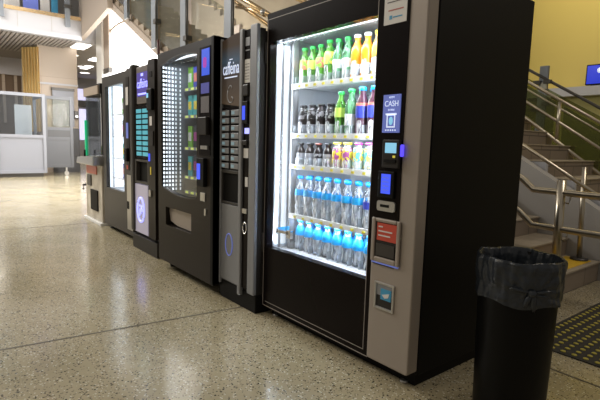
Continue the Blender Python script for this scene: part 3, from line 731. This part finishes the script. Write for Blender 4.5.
P['purple'] = bottle('drink_bottle', .245, .036, M['grape'], M['cap_blue'], [(.35, .60, M['lab_navy']), (.60, .66, M['lab_red'])], '', 'bottle', G1, capr=.018)
P['dark'] = bottle('drink_bottle', .135, .026, M['cola'], M['cap_dark'], [(.2, .55, M['lab_silver'])], '', 'bottle', G1, capr=.018)
P['darkbrown'] = bottle('drink_bottle', .135, .026, M['cola'], M['cap_brown'], [(.2, .55, M['lab_cola'])], '', 'bottle', G1, capr=.018)
P['kids'] = bottle('juice_bottle', .142, .029, M['pet_clear'], M['cap_yellow'], [(.08, .80, M['lab_kids'])], '', 'bottle', G1, waist=0, capr=.022)
P['kids2'] = bottle('juice_bottle', .142, .029, M['pet_clear'], M['cap_purple'], [(.08, .80, M['lab_kids2'])], '', 'bottle', G1, waist=0, capr=.022)
P['water'] = bottle('water_bottle', .235, .034, M['pet_clear'], M['cap_blue'], [(.50, .66, M['lab_blue'])], '', 'bottle', G1, capr=.019)
P['waterb'] = bottle('water_bottle', .235, .034, M['pet_clear'], M['cap_blue'], [(.44, .60, M['lab_navy'])], '', 'bottle', G1, capr=.021)
P['smallw'] = bottle('water_bottle', .185, .034, M['pet_clear'], M['cap_blue'], [(.50, .82, M['lab_blue'])], '', 'bottle', G1, capr=.019)
rows = [
 ('top shelf', ['apple', 'lime', 'apple', 'mixed', 'clear', 'clear', 'orange', 'orange', 'yellow']),
 ('second shelf', ['colac', 'colac', 'colac', 'colac', 'limeade', 'greenclear', 'purple', 'purple']),
 ('third shelf', ['dark', 'dark', 'darkbrown', 'dark', 'kids', 'kids', 'kids2', 'kids2']),
 ('fourth shelf', ['water', 'water', 'water', 'water', 'water', 'water', 'water', 'waterb']),
 ('bottom shelf', ['smallw']*8)]
desc = {'apple': 'fruit-labelled green bottle', 'lime': 'lime-labelled green bottle', 'mixed': 'tall yellow-labelled green bottle', 'clear': 'pale green-capped bottle', 'orange': 'orange juice bottle', 'yellow': 'yellow juice bottle',
        'colac': 'black-capped cola bottle', 'limeade': 'green lime-banded bottle', 'greenclear': 'pale green green-capped bottle', 'purple': 'dark navy-labelled bottle', 'dark': 'small black-capped bottle', 'darkbrown': 'small brown-capped bottle',
        'kids': 'small yellow-wrapped juice', 'kids2': 'small teal-wrapped juice', 'water': 'blue-capped water bottle', 'waterb': 'navy-banded water bottle', 'smallw': 'short blue-collared water bottle'}
for (zs, x0, dx, n), (rn, kinds) in zip(SH, rows):
    gh = .09 if rn == 'top shelf' else .075 if rn in ('second shelf', 'fourth shelf') else .05
    sh_ = [o for o in t_big.children if o.name.startswith('shelf') and abs(max(v.co.z for v in o.data.vertices)-zs) < .012][0]
    for k in range(len(kinds)):
        if rn == 'bottom shelf': continue
        xa = x0+k*dx+.006
        obj('lane_guard', prism_xz(nb(), rrect(xa, xa+.030, zs, zs+gh, .014), .1205, .1235), 'guard', sh_)
    for d_, (yy, dn_) in enumerate(((.165, 'front row'), (.245, 'second row'))):
        for k, kd in enumerate(kinds):
            zb = zs+.0055 if rn == 'bottom shelf' else zs+.001
            place(P[kd], (x0+k*dx, yy, zb), '%s, %s, %s, %s' % (desc[kd], ORD[k], dn_, rn), 'bottles on the %s of the nearest machine' % rn)

# ================================================================== TALL COFFEE MACHINE (next to the big one)
Y4 = -.05
t = thing('coffee_machine', (-.23, .3, 0), 'tall slim coffee machine with dark poster panel and grey side strips', 'coffee machine')
obj('cabinet', box(nb(), -.455, -.006, .0, .70, .12, 1.74), 'dark_grey', t, bevel=.004)
obj('plinth', prism_xz(nb(), [(-.455, 0), (-.004, 0), (-.004, .12), (-.455, .12)], Y4+.005, .66), 'black', t, bevel=.006)
bm = nb(); prism_xz(bm, [(-.455, .12), (-.006, .12), (-.006, 1.752), (-.2, 1.752), (-.455, 1.735)], Y4+.012, 0); obj('door', bm, 'dark_grey', t)
bm = nb(); box(bm, -.455, -.436, Y4-.008, Y4+.012, .10, 1.745); obj('side_strip', bm, 'grey_metal', t, bevel=.004)
bm = nb(); box(bm, -.192, -.158, Y4-.02, Y4+.012, .085, 1.765); obj('side_strip', bm, 'grey_metal', t, bevel=.006)
bm = nb(); box(bm, -.083, -.006, Y4-.012, Y4+.012, .12, 1.775); obj('side_strip', bm, 'grey_metal', t, bevel=.006)
# slightly bowed poster panel
def poster_mat():
    m = mat('coffee_poster', (.10, .065, .045), .18); nt = m.node_tree; L = nt.links.new; b = nt.nodes['Principled BSDF']
    tc = nt.nodes.new('ShaderNodeTexCoord'); g = nt.nodes.new('ShaderNodeSeparateXYZ'); L(tc.outputs['Object'], g.inputs[0])
    r = nt.nodes.new('ShaderNodeValToRGB'); e = r.color_ramp.elements
    e[0].position = .0; e[0].color = (.17, .13, .10, 1); e[1].position = 1; e[1].color = (.085, .055, .04, 1)
    x = e.new(.45); x.color = (.10, .085, .085, 1); x = e.new(.64); x.color = (.10, .17, .28, 1); x = e.new(.85); x.color = (.10, .075, .06, 1)
    mp = nt.nodes.new('ShaderNodeMapRange'); mp.inputs[1].default_value = 1.32; mp.inputs[2].default_value = 1.75; L(g.outputs[2], mp.inputs[0]); L(mp.outputs[0], r.inputs[0])
    L(r.outputs[0], b.inputs['Base Color']); b.inputs['Emission Color'].default_value = (.2, .3, .5, 1)
    return m
M['poster'] = poster_mat()
bm = nb()
pts = [(-.436, 1.325)] + [(-.192, 1.30)] + [(-.192, 1.757), (-.30, 1.752), (-.436, 1.728)]
pp = obj('poster_panel', prism_xz(bm, pts, Y4-.004, Y4+.012), 'poster', t)
text('logo_lettering', 'caffeina', .115, 'sign_white', (-.318, Y4-.006, 1.545), pp, width=.20)
bm = nb(); box(bm, -.40, -.24, Y4-.006, Y4-.004, 1.487, 1.494); box(bm, -.34, -.30, Y4-.006, Y4-.004, 1.60, 1.605); obj('logo_underline', bm, 'sign_white', pp)
bm = nb(); tube(bm, [(-.33+.035*math.cos(a*PI/6)*(.6+a/20), Y4-.004, 1.42+.035*math.sin(a*PI/6)-a*.006) for a in range(15)], .004, 5); obj('coffee_swirl', bm, 'lab_silver', pp)
bp = fbox('selection_panel', t, 'gloss_black', -.436, -.192, .895, 1.298, y=Y4+.012, th=.014)
for r_ in range(8):
    for c_ in range(2):
        x0 = -.428+c_*.120; z0 = 1.245-r_*.049
        b_ = fbox('selection_button', bp, 'grey_metal', x0, x0+.095, z0, z0+.036, y=Y4-.002, th=.006, bevel=.002)
        fbox('button_label', b_, 'button_lcd', x0+.008, x0+.045, z0+.008, z0+.028, y=Y4-.008, th=.0015)
bm = nb(); ring(bm, -.436, -.192, .665, .892, -.425, -.204, .68, .87, Y4-.004, Y4+.012); cu = obj('cup_bay', bm, 'mid_dark', t, bevel=.003)
fbox('bay_interior', cu, 'black', -.425, -.204, .68, .87, y=Y4+.012, th=.002)
lp = fbox('lower_panel', t, 'taupe_dark' if False else 'grey_metal', -.436, -.192, .135, .66, y=Y4+.012, th=.014, bevel=.003)
bm = nb(); tube(bm, [(-.325+.045*math.cos(a*PI/10), Y4-.003, .39+.075*math.sin(a*PI/10)) for a in range(21)], .004, 5, caps=False)
obj('cup_emblem', bm, 'sign_blue', lp)
py = obj('payment_strip', box(nb(), -.158, -.083, Y4-.004, Y4+.012, .14, 1.755), 'gloss_black', t)
pt = fbox('price_card', py, 'paper', -.150, -.090, 1.44, 1.58, y=Y4-.004, th=.002)
bm = nb()
for k in range(6): box(bm, -.143, -.098, Y4-.0075, Y4-.006, 1.46+k*.018, 1.463+k*.018)
obj('printed_lines', bm, 'ink', pt)
fbox('pictogram', py, 'grey_metal', -.145, -.098, 1.66, 1.71, y=Y4-.004, th=.002)
fbox('pictogram_bar', py, 'grey_metal', -.145, -.098, 1.63, 1.638, y=Y4-.004, th=.002)
fbox('card_reader', py, 'dark_grey', -.150, -.088, 1.36, 1.43, y=Y4-.004, th=.018, bevel=.006)
kr = fbox('keypad', py, 'black', -.152, -.088, 1.19, 1.33, y=Y4-.004, th=.018, bevel=.006)
fbox('display', kr, 'screen_blue', -.146, -.114, 1.215, 1.30, y=Y4-.022, th=.002)
fbox('blue_light', py, 'violet_soft', -.14, -.090, 1.13, 1.165, y=Y4-.004, th=.003)
fbox('note_slot', py, 'dark_grey', -.150, -.09, 1.06, 1.09, y=Y4-.004, th=.02, bevel=.004)
fbox('instruction_card', py, 'paper', -.150, -.095, .98, 1.04, y=Y4-.004, th=.002)
fbox('white_tag', py, 'paper', -.125, -.095, .80, .86, y=Y4-.004, th=.004)
fbox('coin_tray', py, 'silver', -.148, -.095, .63, .66, y=Y4-.004, th=.01)
bm = nb(); tube(bm, [(-.121+.022*math.cos(a*PI/8), Y4-.008, .535+.036*math.sin(a*PI/8)) for a in range(17)], .006, 6, caps=False); obj('lock_ring', bm, 'chrome', py)

# ================================================================== SECOND GLASS-FRONT MACHINE
Y3 = -.10; X30, X31 = -1.42, -.459
t = thing('vending_machine', (-.93, .3, 0), 'dark brown vending machine with curved window lined by white light dots', 'vending machine')
bm = nb(); hollow(bm, X30, X31, Y3+.05, .74, .08, 1.765, .02); obj('cabinet', bm, 'black', t, bevel=.004)
bm = nb()
wx0, wx1 = -1.348, -.712
def topz(x): u = (x-wx0)/(wx1-wx0); return 1.635+.075*math.sin(PI*(.12+.66*u))+.0
def botz(x): u = (x-wx0)/(wx1-wx0); return .705-.06*math.sin(PI*(.05+.70*u))-.0
NN = 12; xs = [wx0+(wx1-wx0)*i/NN for i in range(NN+1)]
box(bm, X30, wx0, Y3, Y3+.05, .075, 1.765); box(bm, wx1, X31, Y3, Y3+.05, .075, 1.765)
prism_xz(bm, [(x, topz(x)) for x in xs]+[(wx1, 1.765), (wx0, 1.765)], Y3, Y3+.05)
# lower part with the pick-up slot left open
prism_xz(bm, [(x, botz(x)) for x in xs]+[(wx1, .535), (wx0, .535)], Y3, Y3+.05)
box(bm, wx0, wx1, Y3, Y3+.05, .075, .385); box(bm, wx0, -1.27, Y3, Y3+.05, .385, .535); box(bm, -.80, wx1, Y3, Y3+.05, .385, .535)
dr = obj('door', bm, 'brown_black', t)
bm = nb(); prism_xz(bm, [(x, topz(x)) for x in xs]+[(x, botz(x)) for x in xs[::-1]], Y3+.018, Y3+.024); obj('window_pane', bm, 'glass', dr)
for f_ in (topz, botz):
    bm = nb()
    prism_xz(bm, [(x, f_(x)-.004) for x in xs]+[(x, f_(x)+.004) for x in xs[::-1]], Y3-.002, Y3)
    obj('window_trim', bm, 'mid_dark', dr)
obj('edge_strip', box(nb(), -.497, X31, Y3-.004, Y3+.05, .08, 1.768), 'black', t, bevel=.004)
bm = nb(); prism_xz(bm, [(-1.265, .50), (-1.24, .42), (-1.1, .395), (-.805, .39), (-.805, .53), (-1.26, .53)], Y3+.03, Y3+.045); obj('pick_up_flap', bm, 'taupe', t)
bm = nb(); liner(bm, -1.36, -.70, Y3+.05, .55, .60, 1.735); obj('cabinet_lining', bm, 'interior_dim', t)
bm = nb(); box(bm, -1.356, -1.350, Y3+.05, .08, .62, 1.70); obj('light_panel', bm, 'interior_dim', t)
for c_, y_ in enumerate((-.085, -.062, -.036, -.008, .022, .06)):
    bm = nb()
    for r_ in range(30):
        z0 = .66+r_*.034; box(bm, -1.350, -1.346, y_, y_+(.012 if c_ < 4 else .009), z0, z0+.019)
    obj('light_dot_strip', bm, 'led_dot' if c_ < 4 else 'led_dot_dim', t)
obj('light_tube', box(nb(), -1.3, -.75, Y3+.055, Y3+.07, 1.70, 1.715), 'led_panel', t)
area('snack_fill_light', (-1.0, -.02, 1.68), (-1.0, .2, .8), .5, .05, 1.3, (.86, .93, 1))  # small light added inside to brighten the snack packs
SH3 = [1.50, 1.28, 1.02, .78, .655]
cols3 = ['lab_green', 'cap_purple', 'lab_teal', 'lab_lime', 'cap_dark', 'lab_silver', 'lab_yellow', 'lab_navy', 'lab_red']
def snack(name, w_, h_, m1_, m2_):
    b = thing(name, (0, 0, 0), '', 'snack', 'snacks')
    bm = nb(); prof = [(-w_/2, 0), (w_/2, 0), (w_/2, .006), (w_*.45, .012), (w_*.47, h_/2), (w_*.45, h_-.012), (w_/2, h_-.006), (w_/2, h_), (-w_/2, h_), (-w_/2, h_-.006), (-w_*.45, h_-.012), (-w_*.47, h_/2), (-w_*.45, .012), (-w_/2, .006)]
    prism_xz(bm, prof, -.018, .018)
    obj('pouch', bm, m1_, b, bevel=.008); obj('front_label', box(nb(), -w_*.3, w_*.3, -.021, -.018, h_*.3, h_*.7), m2_, b)
    return b
kinds3 = [(snack('snack_pack', .085, .175, 'lab_green', 'lab_white'), 'green'), (snack('snack_pack', .085, .18, 'cap_dark', 'cap_purple'), 'black and purple'), (snack('snack_pack', .085, .165, 'lab_teal', 'lab_yellow'), 'teal'), (snack('snack_pack', .085, .17, 'lab_navy', 'lab_red'), 'navy')]
names3 = ['top', 'second', 'middle', 'fourth', 'bottom']
for i, zs in enumerate(SH3):
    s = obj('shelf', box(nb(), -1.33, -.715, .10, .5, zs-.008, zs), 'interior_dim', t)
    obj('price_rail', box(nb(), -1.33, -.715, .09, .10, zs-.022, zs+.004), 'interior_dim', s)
    for k in range(6): obj('price_tag', box(nb(), -1.30+k*.10, -1.25+k*.10, .087, .09, zs-.018, zs), 'tag_glow', s)
    if i < 4:
        for k in range(6):
            pr, cn = kinds3[(k*3+i*2+(k*i) % 3) % 4]
            place(pr, (-1.275+k*.10, .135, zs+.001), '%s snack pack, %s on the %s shelf of the dotted-light machine' % (cn, ORD[k].replace(' from left', ''), names3[i]), 'snack packs in the dotted-light machine')
            pr_last = None
for o in list(COL.objects):
    if o.name.startswith('snack_pack') and not o.parent: o.rotation_euler = (0, 0, 0)
cp = obj('control_strip', box(nb(), -.660, -.500, Y3-.006, Y3, .98, 1.71), 'gloss_black', t)
ts = fbox('touch_screen', cp, 'screen_art', -.622, -.512, 1.52, 1.695, y=Y3-.006, th=.003)
fbox('screen_picture', ts, 'screen_pink', -.60, -.55, 1.57, 1.64, y=Y3-.009, th=.001, r=.02)
fbox('blue_card', cp, 'dim_blue', -.632, -.515, 1.40, 1.47, y=Y3-.006, th=.003)
fbox('notice_card', cp, 'dark_paper', -.632, -.515, 1.27, 1.38, y=Y3-.006, th=.003)
fbox('card_reader', cp, 'dark_grey', -.640, -.515, 1.12, 1.24, y=Y3-.006, th=.025, bevel=.005)
fbox('note_slot', cp, 'silver', -.62, -.52, 1.02, 1.045, y=Y3-.006, th=.012)
k3 = fbox('keypad', t, 'black', -.655, -.55, .76, .96, y=Y3, th=.03, bevel=.006)
fbox('display', k3, 'screen_blue', -.648, -.598, .81, .92, y=Y3-.03, th=.002)
fbox('coin_slot_plate', t, 'silver', -.645, -.575, .655, .715, y=Y3, th=.006, bevel=.002)
fbox('door_lock', t, 'silver', -.585, -.560, .555, .605, y=Y3, th=.006, r=.008)
for x_ in (-1.36, -.5):
    for y_ in (.0, .66): obj('foot', lathe(nb(), [(.022, 0), (.022, .085)], x_, y_, 0, 10), 'black', t)
obj('base_skirt', box(nb(), -1.3, -.56, .04, .7, .012, .08), 'black', t)

# ================================================================== SMALL COFFEE MACHINE
Y2 = -.02
t = thing('coffee_machine', (-1.95, .3, 0), 'grey-brown coffee machine with glowing blue logo and cyan buttons', 'coffee machine')
obj('cabinet', box(nb(), -2.27, -1.62, .02, .70, .14, 1.765), 'mid_dark', t, bevel=.006)
obj('plinth', box(nb(), -2.29, -1.66, Y2, .66, 0, .14), 'dark_grey', t, bevel=.005)
obj('edge_strip', box(nb(), -2.30, -2.215, Y2-.015, .05, .17, 1.785), 'mid_dark', t, bevel=.02, seg=3)
lg = fbox('logo_panel', t, 'taupe_dim', -2.15, -1.84, 1.405, 1.745, y=.02, th=.034, bevel=.004)
text('logo_lettering', 'caffeina', .12, 'violet_soft', (-1.99, -.018, 1.585), lg, width=.27)
fbox('logo_underline', lg, 'violet_soft', -2.11, -1.90, 1.485, 1.502, y=-.014, th=.003)
fbox('logo_crown', lg, 'violet_soft', -2.03, -1.97, 1.655, 1.68, y=-.014, th=.003)
fbox('logo_backlight', lg, 'sign_violet', -2.135, -1.86, 1.47, 1.69, y=-.0145, th=.001)
sp = fbox('selection_panel', t, 'gloss_black', -2.17, -1.84, .895, 1.385, y=.02, th=.036)
for r_ in range(9):
    for c_ in range(2):
        x0 = -2.155+c_*.16; z0 = 1.32-r_*.050
        fbox('selection_button', sp, 'cyan_button', x0, x0+.13, z0, z0+.036, y=-.016, th=.004)
bm = nb(); ring(bm, -2.20, -1.85, .655, .885, -2.17, -1.875, .675, .865, -.02, .02); cu = obj('cup_bay', bm, 'mid_dark', t)
fbox('bay_interior', cu, 'black', -2.17, -1.875, .675, .865, y=.02, th=.004)
lw = fbox('lower_light_panel', t, 'lit_panel', -2.235, -1.885, .17, .645, y=.02, th=.036, bevel=.003)
bm = nb(); tube(bm, [(-2.06+.085*math.cos(a*PI/12), -.018, .40+.115*math.sin(a*PI/12)) for a in range(25)], .012, 6, caps=False); obj('round_logo', bm, 'violet_soft', lw)
bm = nb(); tube(bm, [(-2.10+.02*a, -.018, .34+.05*(a % 2)+.012*a) for a in range(5)], .010, 6); box(bm, -2.11, -2.01, -.02, -.016, .43, .445); obj('logo_script', bm, 'violet_soft', lw)
ps = obj('payment_strip', box(nb(), -1.83, -1.665, Y2-.01, .02, .17, 1.775), 'brown_black', t)
fbox('top_badge', ps, 'black', -1.77, -1.72, 1.62, 1.67, y=-.03, th=.004)
fbox('card_reader', ps, 'black', -1.79, -1.67, 1.33, 1.52, y=-.03, th=.03, bevel=.01)
fbox('reader_screen', ps, 'screen_lcd', -1.775, -1.735, 1.44, 1.48, y=-.06, th=.002)
fbox('price_card', ps, 'paper', -1.785, -1.73, 1.20, 1.28, y=-.03, th=.002)
fbox('display', ps, 'screen_blue', -1.82, -1.78, .88, .95, y=-.03, th=.003)
fbox('note_slot', ps, 'dark_grey', -1.80, -1.69, 1.02, 1.15, y=-.03, th=.01)
fbox('yellow_slot', ps, 'cap_yellow', -1.775, -1.755, .76, .83, y=-.03, th=.004)
fbox('coin_cup', ps, 'silver', -1.80, -1.75, .56, .62, y=-.03, th=.012, bevel=.003)
obj('antenna', tube(nb(), [(-1.88, .1, 1.76), (-1.90, .1, 1.98)], .012, 8), 'sticker_red_dark', t)

# ================================================================== THIRD GLASS-FRONT MACHINE
Y1 = .05
t = thing('vending_machine', (-2.95, .4, 0), 'grey-brown vending machine with bright white window, between coffee machine and kiosk', 'vending machine')
bm = nb(); hollow(bm, -3.47, -2.44, Y1+.04, .82, .06, 1.775, .02); obj('cabinet', bm, 'mid_dark', t, bevel=.004)
bm = nb(); ring(bm, -3.47, -2.62, .06, 1.775, -3.36, -2.735, .50, 1.66, Y1, Y1+.04); dr = obj('door', bm, 'mid_dark', t)
obj('window_pane', box(nb(), -3.36, -2.735, Y1+.015, Y1+.02, .50, 1.66), 'glass', dr)
bm = nb(); liner(bm, -3.38, -2.70, Y1+.04, .60, .47, 1.70); obj('cabinet_lining', bm, 'interior', t)
bm = nb(); box(bm, -3.378, -3.372, Y1+.042, .12, .5, 1.68); obj('side_light', bm, 'led', t)
bm = nb(); box(bm, -3.378, -3.372, .15, .25, .5, 1.68); obj('side_light', bm, 'led_panel', t)
bm = nb(); box(bm, -3.35, -2.74, .30, .31, .5, 1.68); obj('rear_light_panel', bm, 'led_panel', t)
for zz in (1.35, 1.1, .85, .62):
    obj('shelf', box(nb(), -3.36, -2.72, .12, .30, zz-.01, zz), 'shelf', t)
for i, (zz, m_) in enumerate(((1.35, 'green'), (1.1, 'black and purple'), (.85, 'teal'), (.62, 'navy'))):
    for k in range(3):
        pr = [p_ for p_ in kinds3 if p_[1] == m_][0][0]
        o = place(pr, (-3.05+k*.12, .17, zz+.001), '%s snack pack, %s of three on the %s shelf of the white-windowed machine' % (m_, ('left', 'middle', 'right')[k], ('top', 'second', 'third', 'lowest')[i]), 'snack packs in the white-windowed machine'); o.rotation_euler = (0, 0, 0)
st_ = obj('control_strip', box(nb(), -2.615, -2.44, Y1-.012, Y1+.04, .06, 1.79), 'mid_dark', t, bevel=.01)
bm = nb(); box(bm, -2.60, -2.52, Y1-.016, Y1-.012, .75, 1.70); obj('black_inlay', bm, 'brown_black', st_)
fbox('price_card', st_, 'paper', -2.60, -2.53, 1.42, 1.60, y=Y1-.016, th=.003)
fbox('display', st_, 'sign_blue', -2.60, -2.54, 1.08, 1.24, y=Y1-.016, th=.003)
fbox('card_reader', st_, 'black', -2.60, -2.52, .84, .98, y=Y1-.016, th=.03, bevel=.008)
fbox('red_badge', st_, 'sticker_red', -2.60, -2.56, .76, .80, y=Y1-.016, th=.003)
fbox('coin_return', st_, 'black', -2.61, -2.55, .34, .42, y=Y1-.012, th=.006)
obj('lower_steel_plate', box(nb(), -2.612, -2.45, Y1-.015, Y1-.012, .12, .70), 'silver', st_)
for x_ in (-3.4, -2.6): obj('foot', lathe(nb(), [(.03, 0), (.03, .06)], x_, .12, 0, 10), 'grey_metal', t)
obj('base_plinth', box(nb(), -3.40, -2.50, .14, .78, 0, .06), 'black', t)

# ================================================================== KIOSK AT THE FAR END OF THE ROW
t = thing('toy_dispenser', (-3.8, .35, 0), 'white and chrome dispenser kiosk with green-lit glass cabinet at row end', 'dispenser')
obj('lower_body', box(nb(), -4.28, -3.56, .05, .60, .03, .74), 'white_worn', t, bevel=.01)
obj('foot_plate', box(nb(), -4.30, -3.54, .02, .62, .0, .035), 'white', t, bevel=.004)
obj('control_shelf', prism_xz(nb(), [(-4.34, .74), (-3.56, .74), (-3.56, .86), (-4.30, .82)], -.05, .60), 'silver', t, bevel=.01)
bm = nb()
for x_ in (-4.26, -3.60):
    for y_ in (.07, .56): box(bm, x_, x_+.035, y_, y_+.035, .80, 1.70)
box(bm, -4.28, -3.56, .05, .60, 1.60, 1.72); obj('cabinet_frame', bm, 'dark_grey', t)
obj('header_sign', box(nb(), -4.24, -3.60, .035, .05, 1.60, 1.70), 'column_stone', t)
obj('prize_poster', box(nb(), -4.2, -3.9, .57, .584, 1.1, 1.5), 'lab_navy', t)
obj('prize_poster', box(nb(), -3.88, -3.64, .57, .584, 1.15, 1.45), 'lab_kids_dim', t)
obj('glass', box(nb(), -4.24, -3.60, .06, .066, .84, 1.60), 'glass_dim', t)
obj('back_board', box(nb(), -4.26, -3.58, .585, .6, .82, 1.62), 'dark_tile', t)
obj('green_light', box(nb(), -4.262, -4.235, .045, .065, .84, 1.30), 'green_glow', t)
obj('prize_heap', lathe(nb(), [(.22, 0), (.25, .05), (.18, .11), (.08, .14), (.01, .15)], -3.95, .34, .86, 9), 'lab_fruit', t)
obj('chute_hatch', box(nb(), -4.02, -3.72, .035, .05, .16, .42), 'black', t)
obj('coin_door', box(nb(), -4.16, -4.00, .035, .05, .46, .60), 'dark_metal', t)
obj('red_label', box(nb(), -4.2, -3.75, .04, .05, .62, .72), 'lab_red', t)
obj('joystick', tube(nb(), [(-4.1, 0, .83), (-4.1, 0, .92)], .012, 8), 'black', t)
obj('tap', tube(nb(), [(-4.28, .08, .46), (-4.36, .04, .44), (-4.38, .04, .38)], .016, 8), 'dark_metal', t)

# ================================================================== LITTER BIN
BX, BY = 1.495, .245
t = thing('litter_bin', (BX, BY, 0), 'tall black round litter bin lined with a tied dark bag, front right', 'bin')
obj('bin_body', lathe(nb(), [(.135, 0), (.140, .01), (.1545, .635), (.156, .645), (.150, .645), (.147, .60)], BX, BY, 0, 40, cap=False), 'bin', t)
obj('bin_bottom', lathe(nb(), [(.0005, .0), (.137, .0), (.137, .01), (.0005, .01)], BX, BY, 0, 30), 'bin', t)
bm = nb(); seg = 180; rings = []
prof = [(.1585, .492), (.160, .50), (.1595, .512), (.1575, .525), (.1595, .537), (.161, .55), (.1635, .567), (.1655, .59), (.165, .612), (.1665, .63), (.1655, .645), (.160, .658), (.150, .656), (.142, .63), (.135, .58), (.115, .52), (.05, .48), (.001, .47)]
rnd = random.Random(3)
ph = [rnd.uniform(0, 6.28) for _ in range(12)]
fine = []
for (r0, z0), (r1, z1), i_ in zip(prof, prof[1:], range(99)): fine += [(i_+q/4, r0+(r1-r0)*q/4, z0+(z1-z0)*q/4) for q in range(4)]
fine.append((len(prof)-1, *prof[-1]))
for i, r, z in fine:
    r *= (.985 if i > 5 else 1.0)
    ring_ = []
    for k in range(seg):
        a = 2*PI*k/seg; da = ((a+.80+PI) % (2*PI))-PI          # knot faces the camera side
        fold = .0035*math.sin(9*a+ph[0]+z*14)+.0025*math.sin(17*a+ph[1]-z*30)+.0018*math.sin(31*a+ph[2]+z*20)
        pull = math.exp(-(da/.5)**2)
        rr = r; zz = z
        if i <= 10:
            zz = z + .006*math.sin(5*a+ph[3])*(1-i/11) - .010*math.exp(-(da/.9)**2)*(1-i/11)
            rr += fold*(1.1) - .003*math.exp(-(da/1.4)**2)*math.exp(-((z-.54)/.022)**2)
        else:
            rr += fold*.9+.003*math.sin(4*a+ph[5]); zz += .003*math.sin(5*a+ph[4])
        rr += .0050*(abs(math.sin(7.5*math.atan2(z-.545, abs(da)*.16+1e-4)+ph[8]*(da > 0)))-.4)*min(1, abs(da)*3)*math.exp(-(da/1.5)**2)*(1 if i < 11 else 0)
        if i < 10: rr = max(rr, .1585)
        rr = max(rr, .001)
        ring_.append(bm.verts.new((BX+rr*math.cos(a), BY+rr*math.sin(a), zz)))
    rings.append(ring_)
for a_, b_ in zip(rings, rings[1:]):
    for k in range(seg): bm.faces.new((a_[k], a_[(k+1) % seg], b_[(k+1) % seg], b_[k])).smooth = True
bag = obj('bin_bag', bm, 'bag', t)
# knot with two short ends and creases running to it
ka = -.80; kd = Vector((math.cos(ka), math.sin(ka), 0)); kt = Vector((-kd.y, kd.x, 0)); kp_ = Vector((BX, BY, .545))+kd*.163
bm = nb()
def lump(bm, c, sx, sy, sz, ang=0):
    r_ = bmesh.ops.create_icosphere(bm, subdivisions=3, radius=1)
    for v in r_['verts']:
        n_ = 1+.16*math.sin(7*v.co.x+3*v.co.z)*math.sin(5*v.co.y+4*v.co.z)
        q = Vector((v.co.x*sx*n_, v.co.y*sy*n_, v.co.z*sz*n_))
        q = Vector((q.x*math.cos(ang)-q.z*math.sin(ang), q.y, q.x*math.sin(ang)+q.z*math.cos(ang)))
        v.co = c + kt*q.x + kd*q.y + Vector((0, 0, q.z))
    for f in bm.faces: f.smooth = True
lump(bm, kp_, .016, .014, .015)
lump(bm, kp_+Vector((0, 0, -.036))+kt*.006, .011, .008, .034, .12)
lump(bm, kp_+Vector((0, 0, -.030))-kt*.016, .010, .007, .026, -.35)
lump(bm, kp_+kt*.035-kd*.003+Vector((0, 0, .006)), .034, .007, .007, .16)
lump(bm, kp_-kt*.040-kd*.004+Vector((0, 0, .008)), .040, .007, .007, -.18)
lump(bm, kp_+kt*.030-kd*.003+Vector((0, 0, -.008)), .028, .006, .006, -.12)
obj('bag_knot', bm, 'bag', bag)
